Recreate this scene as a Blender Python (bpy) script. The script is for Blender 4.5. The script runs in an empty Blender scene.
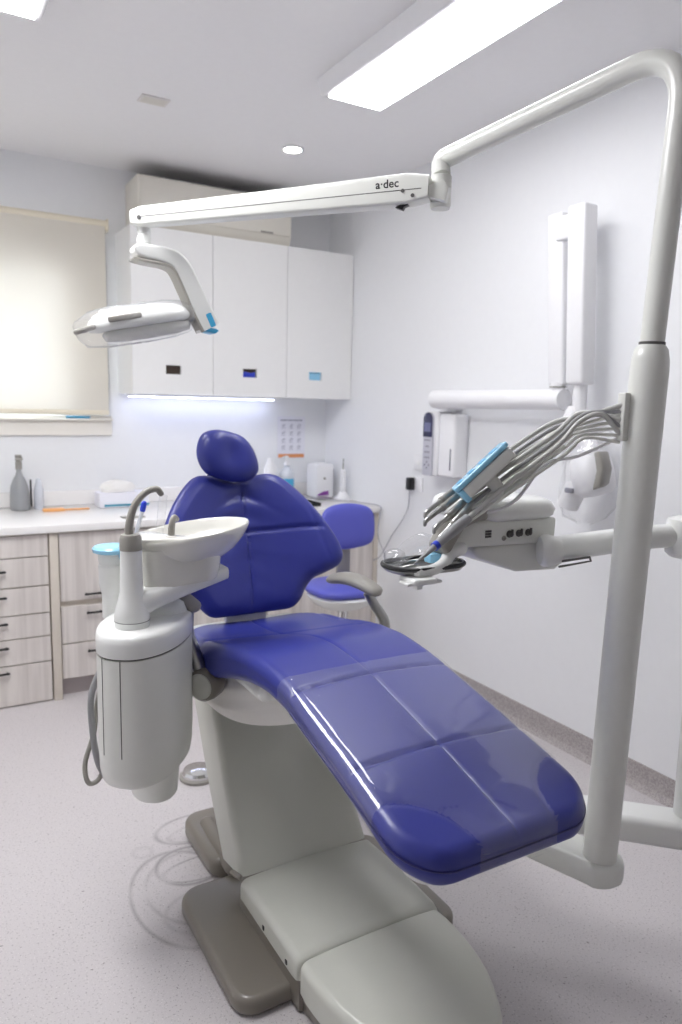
import bpy, bmesh, math, random
from mathutils import Vector, Matrix
random.seed(7)
PI = math.pi
SC = bpy.context.scene
COL = SC.collection

# ------------------------------------------------------------ camera
cd = bpy.data.cameras.new('camera')
cam = bpy.data.objects.new('camera', cd); COL.objects.link(cam)
Rm = Matrix(((0.8645, 0.0519, -0.4999), (-0.5021, 0.1329, -0.8545), (0.0221, 0.9898, 0.1410)))
c0 = Vector(Rm.col[0]).normalized(); c2 = Vector(Rm.col[2]); c2 = (c2 - c0 * c0.dot(c2)).normalized(); c1 = c2.cross(c0)
rot = Matrix((c0, c1, c2)).transposed().to_4x4()
cam.matrix_world = Matrix.Translation((0, 0, 1.5)) @ rot     # camera looks along local -z
cd.sensor_fit = 'VERTICAL'; cd.sensor_height = 36.0; cd.lens = 735 / 1024 * 36
cd.clip_start = 0.05
cd.dof.use_dof = True; cd.dof.focus_distance = 1.75; cd.dof.aperture_fstop = 3.2
SC.camera = cam
# ------------------------------------------------------------ world, exposure
w = bpy.data.worlds.new('world'); SC.world = w; w.use_nodes = True
w.node_tree.nodes['Background'].inputs[0].default_value = (0.75, 0.86, 1.0, 1)
w.node_tree.nodes['Background'].inputs[1].default_value = 8.0
SC.view_settings.view_transform = 'Standard'; SC.view_settings.look = 'None'
SC.view_settings.gamma = 1.0; SC.view_settings.use_curve_mapping = False
SC.view_settings.exposure = 0.13
SC.cycles.diffuse_bounces = 8; SC.cycles.max_bounces = 14; SC.cycles.transparent_max_bounces = 16
PANEL_E = 19.0       # ceiling panels
STRIP_E = 14.0       # strip under the wall cabinets
SPOT_E = 40.0       # round downlight

# ------------------------------------------------------------ materials
def new_mat(name):
    m = bpy.data.materials.new(name); m.use_nodes = True
    return m, m.node_tree, m.node_tree.nodes['Principled BSDF']
def s2l(c):
    return tuple((x / 12.92 if x <= 0.04045 else ((x + 0.055) / 1.055) ** 2.4) for x in [v / 255 for v in c])
def mat(name, rgb, rough=0.5, metal=0.0, spec=0.5, coat=0.0, noise=0.0, nscale=30, bump=0.0, bscale=60, trans=0.0, sss=0.0):
    m, nt, b = new_mat(name)
    col = s2l(rgb) + (1,)
    b.inputs['Base Color'].default_value = col
    b.inputs['Roughness'].default_value = rough
    b.inputs['Metallic'].default_value = metal
    b.inputs['Specular IOR Level'].default_value = spec
    b.inputs['Coat Weight'].default_value = coat
    b.inputs['Coat Roughness'].default_value = 0.12
    b.inputs['Transmission Weight'].default_value = trans
    tc = nt.nodes.new('ShaderNodeTexCoord')
    n = nt.nodes.new('ShaderNodeTexNoise'); n.inputs['Scale'].default_value = nscale; n.inputs['Detail'].default_value = 3
    nt.links.new(tc.outputs['Object'], n.inputs['Vector'])
    mx = nt.nodes.new('ShaderNodeMix'); mx.data_type = 'RGBA'; mx.blend_type = 'MULTIPLY'
    mx.inputs[0].default_value = max(noise, 0.03)
    mx.inputs[6].default_value = col
    nt.links.new(n.outputs['Fac'], mx.inputs[7]); nt.links.new(mx.outputs[2], b.inputs['Base Color'])
    # keep the mean brightness
    k = 1 + max(noise, 0.03) * 0.5
    mx.inputs[6].default_value = tuple(min(1, c * k) for c in col[:3]) + (1,)
    if bump:
        n2 = nt.nodes.new('ShaderNodeTexNoise'); n2.inputs['Scale'].default_value = bscale
        nt.links.new(tc.outputs['Object'], n2.inputs['Vector'])
        bp = nt.nodes.new('ShaderNodeBump'); bp.inputs['Strength'].default_value = bump; bp.inputs['Distance'].default_value = 0.002
        nt.links.new(n2.outputs['Fac'], bp.inputs['Height']); nt.links.new(bp.outputs[0], b.inputs['Normal'])
    return m
def mat_emit(name, rgb, e):
    m, nt, b = new_mat(name)
    b.inputs['Base Color'].default_value = s2l(rgb) + (1,)
    b.inputs['Emission Color'].default_value = s2l(rgb) + (1,)
    b.inputs['Emission Strength'].default_value = e
    return m
def mat_film(name, amount=0.12, rough=0.08, tint=(255, 255, 255), diffuse=0.05, edge=0.45, bump=0.3, nscale=14):
    """thin clear plastic film: mostly see-through with a gloss"""
    m, nt, b = new_mat(name)
    out = nt.nodes['Material Output']; nt.nodes.remove(b)
    tr = nt.nodes.new('ShaderNodeBsdfTransparent'); tr.inputs[0].default_value = s2l(tint) + (1,)
    gl = nt.nodes.new('ShaderNodeBsdfGlossy'); gl.inputs['Roughness'].default_value = rough
    df = nt.nodes.new('ShaderNodeBsdfDiffuse'); df.inputs[0].default_value = (0.85, 0.86, 0.9, 1)
    m1 = nt.nodes.new('ShaderNodeMixShader'); m2 = nt.nodes.new('ShaderNodeMixShader')
    m1.inputs[0].default_value = diffuse
    nt.links.new(tr.outputs[0], m1.inputs[1]); nt.links.new(df.outputs[0], m1.inputs[2])
    fr = nt.nodes.new('ShaderNodeLayerWeight'); fr.inputs[0].default_value = 0.22
    mm = nt.nodes.new('ShaderNodeMath'); mm.operation = 'MULTIPLY_ADD'; mm.inputs[1].default_value = edge; mm.inputs[2].default_value = amount * 0.3
    tc = nt.nodes.new('ShaderNodeTexCoord')
    n = nt.nodes.new('ShaderNodeTexNoise'); n.inputs['Scale'].default_value = nscale; n.inputs['Detail'].default_value = 2
    bp = nt.nodes.new('ShaderNodeBump'); bp.inputs['Strength'].default_value = bump; bp.inputs['Distance'].default_value = 0.006
    nt.links.new(tc.outputs['Object'], n.inputs['Vector']); nt.links.new(n.outputs['Fac'], bp.inputs['Height'])
    nt.links.new(bp.outputs[0], gl.inputs['Normal'])
    nt.links.new(fr.outputs['Facing'], mm.inputs[0]); nt.links.new(mm.outputs[0], m2.inputs[0])
    nt.links.new(m1.outputs[0], m2.inputs[1]); nt.links.new(gl.outputs[0], m2.inputs[2])
    nt.links.new(m2.outputs[0], out.inputs[0])
    return m

M = {}
M['wall'] = mat('wall_paint', (235, 236, 238), 0.55, noise=0.02, bump=0.03, bscale=200)
M['wall_dim'] = mat('dimmed_front_wall', (176, 171, 166), 0.7)  # unseen front wall, darkened so less light bounces onto the foreground
M['ceiling'] = mat('ceiling_paint', (240, 239, 240), 0.8)
M['beige'] = mat('equipment_cream_plastic', (224, 225, 219), 0.3, coat=0.25)
M['beige2'] = mat('equipment_white_plastic', (231, 232, 229), 0.28, coat=0.3)
M['cover'] = mat('base_cover_plastic', (194, 195, 186), 0.38, coat=0.15)
M['taupe'] = mat('taupe_plastic', (122, 116, 107), 0.35, coat=0.3)
M['greyplastic'] = mat('grey_plastic', (150, 147, 140), 0.4)
M['darkgrey'] = mat('dark_grey_plastic', (86, 84, 82), 0.4)
M['porcelain'] = mat('porcelain', (222, 221, 214), 0.12, coat=0.6)
M['blue'] = mat('blue_vinyl', (47, 54, 138), 0.36, coat=0.12, noise=0.06, nscale=60, bump=0.05, bscale=350)
M['bluecap'] = mat('blue_vinyl_toe', (44, 46, 132), 0.36, coat=0.1, bump=0.05, bscale=350)
M['bluedark'] = mat('blue_vinyl_piping', (36, 36, 98), 0.4)
M['stool'] = mat('blue_vinyl_stool', (88, 92, 190), 0.4)
M['white'] = mat('white_laminate', (239, 239, 238), 0.3)
M['whitepl'] = mat('white_plastic', (236, 236, 238), 0.35)
M['worktop'] = mat('worktop_white', (240, 238, 236), 0.25, coat=0.2)
M['creamframe'] = mat('cream_frame', (208, 200, 188), 0.5)
M['kick'] = mat('kickboard_grey', (176, 168, 168), 0.6)
M['black'] = mat('black_plastic', (22, 22, 24), 0.35)
M['chrome'] = mat('chrome', (215, 215, 215), 0.12, metal=1.0)
M['steel'] = mat('brushed_steel', (170, 170, 168), 0.28, metal=1.0)
M['acwhite'] = mat('aircon_plastic', (226, 222, 212), 0.4)
M['cloth'] = mat('white_sheet', (236, 234, 230), 0.8)
M['lblue'] = mat('light_blue_film', (146, 204, 234), 0.25, coat=0.4)
M['cyan'] = mat('cyan_plastic', (70, 170, 215), 0.3)
M['royal'] = mat('royal_blue', (36, 60, 190), 0.35)
M['orange'] = mat('orange_plastic', (240, 176, 110), 0.5)
M['ploor'] = mat('poster_orange', (226, 150, 96), 0.6)
M['paper'] = mat('paper', (232, 232, 240), 0.7)
M['ink'] = mat('grey_ink', (150, 150, 165), 0.7)
M['purple'] = mat('purple_card', (150, 80, 170), 0.5)
M['slotshade'] = mat('recess_shade', (58, 44, 34), 0.6)  # shade inside the cabinet finger slots, put in as dark brown
M['navy'] = mat('navy_panel', (34, 36, 74), 0.25)
M['screen'] = mat('display_grey', (100, 104, 140), 0.2)
M['btn'] = mat('button_grey', (120, 120, 132), 0.5)
M['hose'] = mat('light_grey_hose', (198, 198, 194), 0.4)
M['hosedk'] = mat('mid_grey_hose', (152, 152, 154), 0.4)
M['cord'] = mat('grey_cord', (170, 170, 176), 0.5)
M['glassy'] = mat('clear_bottle', (228, 232, 240), 0.15, trans=0.3)
M['blindrail'] = mat('blind_rail', (232, 224, 204), 0.5)
M['sill'] = mat('sill_board', (232, 228, 220), 0.5)
M['teal'] = mat('teal_strip', (50, 140, 165), 0.4)
M['led'] = mat_emit('led_diffuser', (253, 253, 255), PANEL_E)
M['led_soft'] = mat_emit('led_diffuser_near_wall', (253, 253, 255), PANEL_E * 0.6)
M['strip'] = mat_emit('led_strip', (214, 222, 255), STRIP_E)
M['spot'] = mat_emit('downlight_lens', (255, 252, 245), SPOT_E)
M['film'] = mat_film('clear_film', 0.12, 0.10, diffuse=0.07, edge=.30, bump=.6, nscale=28)
M['sleeve'] = mat_film('clear_sleeve', 0.15, 0.06, diffuse=0.035, edge=.22, bump=.05, nscale=7)

# floor: pale vinyl with dark and light flecks, plus darker looping marks
def floor_mat():
    m, nt, b = new_mat('speckled_vinyl_floor')
    tc = nt.nodes.new('ShaderNodeTexCoord')
    def noise(scale, det, lo, hi):
        n = nt.nodes.new('ShaderNodeTexNoise'); n.inputs['Scale'].default_value = scale; n.inputs['Detail'].default_value = det
        nt.links.new(tc.outputs['Object'], n.inputs['Vector'])
        r = nt.nodes.new('ShaderNodeMapRange'); r.inputs[1].default_value = lo; r.inputs[2].default_value = hi
        nt.links.new(n.outputs['Fac'], r.inputs[0]); return r.outputs[0]
    def mix(fac, a, c):
        mx = nt.nodes.new('ShaderNodeMix'); mx.data_type = 'RGBA'
        if isinstance(fac, float): mx.inputs[0].default_value = fac
        else: nt.links.new(fac, mx.inputs[0])
        if isinstance(a, tuple): mx.inputs[6].default_value = a
        else: nt.links.new(a, mx.inputs[6])
        mx.inputs[7].default_value = c
        return mx.outputs[2]
    base = s2l((202, 197, 198)) + (1,)
    o = mix(noise(160, 2, 0.60, 0.68), base, s2l((168, 162, 164)) + (1,))
    o = mix(noise(230, 2, 0.64, 0.70), o, s2l((226, 222, 222)) + (1,))
    o = mix(noise(90, 3, 0.68, 0.72), o, s2l((142, 135, 136)) + (1,))
    gp = nt.nodes.new('ShaderNodeNewGeometry'); sep = nt.nodes.new('ShaderNodeSeparateXYZ'); nt.links.new(gp.outputs['Position'], sep.inputs[0])
    def mth(op, a, c, c3=None):
        n = nt.nodes.new('ShaderNodeMath'); n.operation = op
        for i, v in enumerate((a, c, c3)):
            if v is None: continue
            if isinstance(v, (int, float)): n.inputs[i].default_value = v
            else: nt.links.new(v, n.inputs[i])
        return n.outputs[0]
    total = None
    # centre x, y, radius x, radius y, strength
    for (cx, cy, rx, ry, s) in ((.80, 2.36, .135, .085, .5), (.82, 2.33, .12, .05, .35), (.72, 2.16, .11, .10, .6), (.76, 2.13, .14, .06, .5),
                                (.66, 2.02, .16, .24, .45), (.72, 2.05, .17, .19, .3), (.60, 2.30, .03, .03, .25), (.70, 1.93, .13, .10, .2)):
        dx = mth('DIVIDE', mth('SUBTRACT', sep.outputs[0], cx), rx)
        dy = mth('DIVIDE', mth('SUBTRACT', sep.outputs[1], cy), ry)
        d = mth('SQRT', mth('ADD', mth('MULTIPLY', dx, dx), mth('MULTIPLY', dy, dy)), 0)
        e = mth('MULTIPLY', mth('ABSOLUTE', mth('SUBTRACT', d, 1.0), 0), (rx + ry) / 2)
        f = mth('MAXIMUM', mth('SUBTRACT', 1.0, mth('DIVIDE', e, 0.012)), 0.0)
        f = mth('MULTIPLY', f, s)
        total = f if total is None else mth('MAXIMUM', total, f)
    fade = noise(7, 1, 0.25, 0.5)
    o = mix(mth('MULTIPLY', total, fade), o, s2l((104, 98, 102)) + (1,))
    nt.links.new(o, b.inputs['Base Color'])
    b.inputs['Roughness'].default_value = 0.42
    return m
M['floor'] = floor_mat()
def skirt_mat():
    m, nt, b = new_mat('speckled_coved_skirting')
    tc = nt.nodes.new('ShaderNodeTexCoord')
    n = nt.nodes.new('ShaderNodeTexNoise'); n.inputs['Scale'].default_value = 150; n.inputs['Detail'].default_value = 3
    nt.links.new(tc.outputs['Object'], n.inputs['Vector'])
    r = nt.nodes.new('ShaderNodeValToRGB'); r.color_ramp.elements[0].position = .35; r.color_ramp.elements[1].position = .65
    r.color_ramp.elements[0].color = s2l((150, 143, 143)) + (1,); r.color_ramp.elements[1].color = s2l((184, 178, 177)) + (1,)
    nt.links.new(n.outputs['Fac'], r.inputs[0]); nt.links.new(r.outputs[0], b.inputs['Base Color'])
    b.inputs['Roughness'].default_value = 0.6
    return m
M['skirt'] = skirt_mat()
def wood_mat():
    m, nt, b = new_mat('pale_grey_woodgrain')
    tc = nt.nodes.new('ShaderNodeTexCoord'); mp = nt.nodes.new('ShaderNodeMapping'); mp.inputs['Scale'].default_value = (28, 28, 1.6)
    nt.links.new(tc.outputs['Object'], mp.inputs[0])
    n = nt.nodes.new('ShaderNodeTexNoise'); n.inputs['Scale'].default_value = 1.0; n.inputs['Detail'].default_value = 6; n.inputs['Distortion'].default_value = 0.6
    nt.links.new(mp.outputs[0], n.inputs['Vector'])
    r = nt.nodes.new('ShaderNodeValToRGB'); r.color_ramp.elements[0].position = .3; r.color_ramp.elements[1].position = .7
    r.color_ramp.elements[0].color = s2l((196, 189, 184)) + (1,); r.color_ramp.elements[1].color = s2l((222, 216, 211)) + (1,)
    nt.links.new(n.outputs['Fac'], r.inputs[0]); nt.links.new(r.outputs[0], b.inputs['Base Color'])
    b.inputs['Roughness'].default_value = 0.5
    return m
M['wood'] = wood_mat()
def blind_mat():
    m, nt, b = new_mat('cream_roller_fabric')
    out = nt.nodes['Material Output']; nt.nodes.remove(b)
    d = nt.nodes.new('ShaderNodeBsdfDiffuse'); d.inputs[0].default_value = s2l((242, 238, 229)) + (1,)
    t = nt.nodes.new('ShaderNodeBsdfTranslucent'); t.inputs[0].default_value = s2l((232, 228, 220)) + (1,)
    x = nt.nodes.new('ShaderNodeMixShader'); x.inputs[0].default_value = 0.35
    tr = nt.nodes.new('ShaderNodeBsdfTransparent'); y = nt.nodes.new('ShaderNodeMixShader'); y.inputs[0].default_value = 0.04
    nt.links.new(d.outputs[0], x.inputs[1]); nt.links.new(t.outputs[0], x.inputs[2])
    nt.links.new(x.outputs[0], y.inputs[1]); nt.links.new(tr.outputs[0], y.inputs[2]); nt.links.new(y.outputs[0], out.inputs[0])
    return m
M['blind'] = blind_mat()
def glass_mat():
    m, nt, b = new_mat('window_glass')
    b.inputs['Transmission Weight'].default_value = 1.0; b.inputs['Roughness'].default_value = 0.0; b.inputs['IOR'].default_value = 1.01
    return m
M['glass'] = glass_mat()

# ------------------------------------------------------------ mesh helpers (all in world coordinates)
def V(*a): return Vector(a)
def frame_z(d):
    d = Vector(d).normalized(); a = Vector((0, 0, 1)) if abs(d.z) < 0.9 else Vector((1, 0, 0))
    x = a.cross(d).normalized(); return x, d.cross(x), d
def add_box(bm, lo, hi, bev=0.0, seg=2, rot=None, piv=None):
    lo = Vector(lo); hi = Vector(hi); c = (lo + hi) / 2; s = hi - lo
    t = bmesh.new(); bmesh.ops.create_cube(t, size=1.0)
    bmesh.ops.scale(t, vec=s, verts=t.verts)
    if bev > 0: bmesh.ops.bevel(t, geom=t.edges[:], offset=min(bev, min(s) * 0.49), segments=seg, profile=0.5, affect='EDGES')
    bmesh.ops.translate(t, vec=c, verts=t.verts)
    if rot is not None:
        p = Vector(piv) if piv is not None else c
        bmesh.ops.rotate(t, cent=p, matrix=rot, verts=t.verts)
    merge(bm, t)
def merge(bm, t):
    mp = {}
    for v in t.verts: mp[v] = bm.verts.new(v.co)
    for f in t.faces:
        try: bm.faces.new([mp[v] for v in f.verts])
        except ValueError: pass
    t.free()
def skin(bm, rings, cap=True, close=True):
    """connect rings of equal length"""
    vr = [[bm.verts.new(p) for p in r] for r in rings]
    n = len(rings[0])
    for a, b in zip(vr[:-1], vr[1:]):
        for i in range(n if close else n - 1):
            j = (i + 1) % n
            bm.faces.new((a[i], a[j], b[j], b[i]))
    if cap:
        bm.faces.new(vr[0][::-1]); bm.faces.new(vr[-1])
    return vr
def catmull(pts, n=8):
    P = [Vector(p) for p in pts]
    if len(P) < 3: return P
    out = []
    for i in range(len(P) - 1):
        p0 = P[i - 1] if i else P[0] * 2 - P[1]; p1 = P[i]; p2 = P[i + 1]; p3 = P[i + 2] if i + 2 < len(P) else P[-1] * 2 - P[-2]
        for k in range(n):
            t = k / n
            out.append(0.5 * ((2 * p1) + (p2 - p0) * t + (2 * p0 - 5 * p1 + 4 * p2 - p3) * t * t + (3 * p1 - p0 - 3 * p2 + p3) * t ** 3))
    out.append(P[-1]); return out
def add_tube(bm, pts, r, seg=16, smooth=0, round_ends=False, flat=1.0):
    """r: float or list per control point; flat scales the second cross axis"""
    P = [Vector(p) for p in pts]
    R = [r] * len(P) if not isinstance(r, (list, tuple)) else list(r)
    if smooth:
        Q = catmull(P, smooth); RR = []
        for i in range(len(P) - 1):
            for k in range(smooth): RR.append(R[i] + (R[i + 1] - R[i]) * k / smooth)
        RR.append(R[-1]); P, R = Q, RR
    if round_ends:
        def cap_pts(p, d, rr):
            o = []
            for a in (80, 60, 40, 20):
                o.append((p + d * rr * math.sin(math.radians(a)), rr * math.cos(math.radians(a))))
            return o
        d0 = (P[0] - P[1]).normalized(); d1 = (P[-1] - P[-2]).normalized()
        a = cap_pts(P[0], d0, R[0]); b = cap_pts(P[-1], d1, R[-1])[::-1]
        P = [x[0] for x in a] + P + [x[0] for x in b]; R = [x[1] for x in a] + R + [x[1] for x in b]
    x, y, z = frame_z(P[1] - P[0]); rings = []
    for i, p in enumerate(P):
        if i == 0: t = P[1] - P[0]
        elif i == len(P) - 1: t = P[-1] - P[-2]
        else: t = (P[i + 1] - P[i]).normalized() + (P[i] - P[i - 1]).normalized()
        t = t.normalized()
        x = (x - t * x.dot(t)).normalized(); y = t.cross(x)
        rings.append([p + (x * math.cos(2 * PI * k / seg) + y * (math.sin(2 * PI * k / seg) * flat)) * R[i] for k in range(seg)])
    skin(bm, rings)
def bend(pts, rad, n=8):
    """polyline with rounded corners"""
    P = [Vector(p) for p in pts]; out = [P[0]]
    for i in range(1, len(P) - 1):
        a = (P[i - 1] - P[i]); b = (P[i + 1] - P[i]); la, lb = a.length, b.length
        r = min(rad, la * .49, lb * .49); A = P[i] + a.normalized() * r; B = P[i] + b.normalized() * r
        for k in range(n + 1):
            t = k / n; out.append(A * (1 - t) ** 2 + P[i] * 2 * t * (1 - t) + B * t * t)
    out.append(P[-1]); return out
def add_lathe(bm, base, axis, prof, seg=32, sx=1.0, sy=1.0, xdir=None):
    """prof: list of (radius, height)"""
    x, y, z = frame_z(axis)
    if xdir is not None:
        x = Vector(xdir); x = (x - z * x.dot(z)).normalized(); y = z.cross(x)
    base = Vector(base)
    rings = [[base + z * h + x * (math.cos(2 * PI * k / seg) * max(r, 1e-4) * sx) + y * (math.sin(2 * PI * k / seg) * max(r, 1e-4) * sy) for k in range(seg)] for r, h in prof]
    skin(bm, rings)
def add_prism(bm, outline, o, u, v, n, depth, bev=0.0, seg=2):
    """outline (a,b) on plane o + a*u + b*v, extruded along n by depth"""
    o, u, v, n = Vector(o), Vector(u), Vector(v), Vector(n)
    t = bmesh.new()
    vs = [t.verts.new(o + u * a + v * b) for a, b in outline]
    f = t.faces.new(vs)
    r = bmesh.ops.extrude_face_region(t, geom=[f])
    bmesh.ops.translate(t, vec=n * depth, verts=[g for g in r['geom'] if isinstance(g, bmesh.types.BMVert)])
    bmesh.ops.recalc_face_normals(t, faces=t.faces)
    if bev > 0:
        es = [e for e in t.edges if len(e.link_faces) == 2 and e.calc_face_angle(0) > math.radians(35)]
        bmesh.ops.bevel(t, geom=es, offset=bev, segments=seg, profile=0.5, affect='EDGES', clamp_overlap=True)
    merge(bm, t)
def rrect(x0, y0, x1, y1, r, n=6):
    out = []
    rs = r if isinstance(r, (list, tuple)) else [r] * 4
    for (cx, cy, a0, rr) in ((x1 - rs[0], y1 - rs[0], 0, rs[0]), (x0 + rs[1], y1 - rs[1], 90, rs[1]), (x0 + rs[2], y0 + rs[2], 180, rs[2]), (x1 - rs[3], y0 + rs[3], 270, rs[3])):
        for k in range(n + 1):
            a = math.radians(a0 + 90 * k / n); out.append((cx + rr * math.cos(a), cy + rr * math.sin(a)))
    return out
def add_sphere(bm, c, r, sx=1, sy=1, sz=1, seg=24):
    prof = [(r * math.sin(PI * k / 14), -r * math.cos(PI * k / 14) * sz) for k in range(15)]
    add_lathe(bm, c, (0, 0, 1), prof, seg, sx, sy, (1, 0, 0))
def resample(outline, n, smooth=True):
    P = [Vector((a, b, 0)) for a, b in outline]
    if smooth:
        Q = [P[-1]] + P + [P[0], P[1]]; o = []
        for i in range(1, len(Q) - 2):
            p0, p1, p2, p3 = Q[i - 1], Q[i], Q[i + 1], Q[i + 2]
            for k in range(10):
                t = k / 10
                o.append(0.5 * ((2 * p1) + (p2 - p0) * t + (2 * p0 - 5 * p1 + 4 * p2 - p3) * t * t + (3 * p1 - p0 - 3 * p2 + p3) * t ** 3))
        P = o
    L = [0]
    for i in range(len(P)): L.append(L[-1] + (P[(i + 1) % len(P)] - P[i]).length)
    out = []; j = 0
    for k in range(n):
        s = L[-1] * k / n
        while L[j + 1] < s: j += 1
        t = (s - L[j]) / max(1e-9, L[j + 1] - L[j]); p = P[j].lerp(P[(j + 1) % len(P)], t); out.append((p.x, p.y))
    return out
def pillow(bm, outline, centre, tf, tb, fn, rings=26, n=110, p=5.0, q=2.2, disp=None, smooth=True):
    """inflated pad from a closed outline; fn(u, v, w) -> world; tf/tb front/back thickness"""
    O = resample(outline, n, smooth); cu, cv = centre
    R = [1 - (1 - k / rings) ** 1.7 for k in range(1, rings + 1)]
    def prof(r): return (1 - r ** p) ** (1 / q)
    def ring(r, sgn):
        out = []
        for (a, b) in O:
            u, v = cu + (a - cu) * r, cv + (b - cv) * r
            w = (tf if sgn > 0 else tb) * prof(min(r, 1)) * sgn
            if disp and sgn > 0: w += disp(u, v) * min(1.0, (1 - r) * 8)
            out.append(fn(u, v, w))
        return out
    cen = lambda s: fn(cu, cv, (tf if s > 0 else -tb) + (disp(cu, cv) if disp and s > 0 else 0))
    fr = [[bm.verts.new(x) for x in ring(r, 1)] for r in R]
    bk = [[bm.verts.new(x) for x in ring(r, -1)] for r in R[:-1]]
    for s, rr in ((1, fr), (-1, bk + [fr[-1]])):
        c = bm.verts.new(cen(s))
        for i in range(n):
            j = (i + 1) % n
            bm.faces.new((c, rr[0][i], rr[0][j]) if s > 0 else (c, rr[0][j], rr[0][i]))
        for a, b in zip(rr[:-1], rr[1:]):
            for i in range(n):
                j = (i + 1) % n
                bm.faces.new((a[i], b[i], b[j], a[j]) if s > 0 else (a[j], b[j], b[i], a[i]))

# ------------------------------------------------------------ scene graph helpers
WLOC = {}
def thing(name, label, cat, loc=(0, 0, 0), group=None):
    o = bpy.data.objects.new(name, None); COL.objects.link(o); o.location = loc; o.empty_display_size = 0.1
    o['label'] = label; o['category'] = cat
    if group: o['group'] = group
    WLOC[o] = Vector(loc); return o
def obj(name, bm, m, parent=None, label=None, smooth=35, cat=None, group=None, kind=None, origin=None):
    bmesh.ops.remove_doubles(bm, verts=bm.verts, dist=1e-6)
    bmesh.ops.recalc_face_normals(bm, faces=bm.faces)
    if origin is None:
        xs = [v.co for v in bm.verts]
        origin = Vector(((min(p.x for p in xs) + max(p.x for p in xs)) / 2, (min(p.y for p in xs) + max(p.y for p in xs)) / 2, min(p.z for p in xs)))
    origin = Vector(origin)
    bmesh.ops.translate(bm, vec=-origin, verts=bm.verts)
    me = bpy.data.meshes.new(name); bm.to_mesh(me); bm.free()
    me.materials.append(M[m] if isinstance(m, str) else m)
    if smooth:
        me.shade_smooth(); me.set_sharp_from_angle(angle=math.radians(smooth))
    o = bpy.data.objects.new(name, me); COL.objects.link(o)
    if parent is not None:
        o.parent = parent; o.location = origin - WLOC[parent]
    else: o.location = origin
    WLOC[o] = origin
    if label: o['label'] = label
    if cat: o['category'] = cat
    if group: o['group'] = group
    if kind: o['kind'] = kind
    return o
def B(): return bmesh.new()
def box(name, lo, hi, m, parent=None, bev=0.0, seg=2, **k):
    b = B(); add_box(b, lo, hi, bev, seg); return obj(name, b, m, parent, **k)
def struct(name, bm, m, parent=None, smooth=0):
    return obj(name, bm, m, parent, smooth=smooth, kind=None if parent else 'structure')
def dup(root, loc, label=None):
    r = root.copy(); COL.objects.link(r); r.location = loc; WLOC[r] = Vector(loc)
    if label: r['label'] = label
    for ch in list(root.children):
        c = ch.copy(); COL.objects.link(c); c.parent = r
        for g in list(ch.children):
            d = g.copy(); COL.objects.link(d); d.parent = c
    return r
def text_part(name, s, size, o, u, v, m, parent, depth=0.0006):
    cu = bpy.data.curves.new(name, 'FONT'); cu.body = s; cu.size = size; cu.extrude = depth; cu.align_x = 'LEFT'; cu.resolution_u = 4; cu.offset = 0.0004
    t = bpy.data.objects.new(name, cu); COL.objects.link(t); bpy.context.view_layer.update()
    me = bpy.data.meshes.new_from_object(t.evaluated_get(bpy.context.evaluated_depsgraph_get()))
    bpy.data.objects.remove(t); b = B(); b.from_mesh(me); bpy.data.meshes.remove(me)
    u = Vector(u).normalized(); v = Vector(v); v = (v - u * v.dot(u)).normalized(); n = u.cross(v); o = Vector(o)
    for vt in b.verts: vt.co = o + u * vt.co.x + v * vt.co.y + n * vt.co.z
    return obj(name, b, m, parent, smooth=0)

# ============================================================ THE ROOM
XR, YB, ZC = 2.484, 4.48, 2.813          # right wall, back wall, ceiling
XL, YF = -1.3, -2.4
b = B(); add_box(b, (XL - .1, YF - .1, -.1), (XR + .1, YB + .1, 0)); struct('floor', b, 'floor')
b = B(); add_box(b, (XL - .1, YF - .1, ZC), (XR + .1, YB + .1, ZC + .1)); struct('ceiling', b, 'ceiling')
b = B(); add_box(b, (XR, YF - .1, 0), (XR + .1, YB + .1, ZC)); struct('wall_right', b, 'wall')
b = B(); add_box(b, (XL - .1, YF - .1, 0), (XL, YB + .1, ZC)); struct('wall_left', b, 'wall')
b = B(); add_box(b, (XL, YF - .1, 0), (XR, YF, ZC)); struct('wall_front', b, 'wall_dim')
WX0, WX1, WZ0, WZ1 = -.75, .80, 1.42, 2.24   # window opening
b = B()
add_box(b, (XL, YB, 0), (XR, YB + .1, WZ0)); add_box(b, (XL, YB, WZ1), (XR, YB + .1, ZC))
add_box(b, (XL, YB, WZ0), (WX0, YB + .1, WZ1)); add_box(b, (WX1, YB, WZ0), (XR, YB + .1, WZ1))
struct('wall_back', b, 'wall')
wn = B()
for x in (WX0, WX1 - .03): add_box(wn, (x, YB + .03, WZ0), (x + .03, YB + .07, WZ1))
for z in (WZ0, WZ1 - .03): add_box(wn, (WX0, YB + .03, z), (WX1, YB + .07, z + .03))
add_box(wn, (WX0, YB + .035, 2.1), (WX1, YB + .06, 2.12))
for k in range(1, 9): add_box(wn, (WX0 + k * .172, YB + .04, WZ0), (WX0 + k * .172 + .015, YB + .06, WZ1))
wo = struct('window_1', wn, 'whitepl')
g = B(); add_box(g, (WX0 + .03, YB + .075, WZ0 + .03), (WX1 - .03, YB + .079, WZ1 - .03)); struct('pane', g, 'glass', wo)
# coved skirting on the right wall, same speckled vinyl
b = B(); add_prism(b, [(0, 0), (.035, 0), (.018, .008), (.009, .022), (.006, .045), (.006, .1), (0, .1)], (XR, YF, 0), (-1, 0, 0), (0, 0, 1), (0, 1, 0), 6.14)
struct('baseboard_right', b, 'skirt')
b = B(); add_prism(b, [(0, 0), (.035, 0), (.018, .008), (.009, .022), (.006, .045), (.006, .1), (0, .1)], (XL, YF, 0), (1, 0, 0), (0, 0, 1), (0, 1, 0), YB - YF)
struct('baseboard_left', b, 'skirt')
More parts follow.
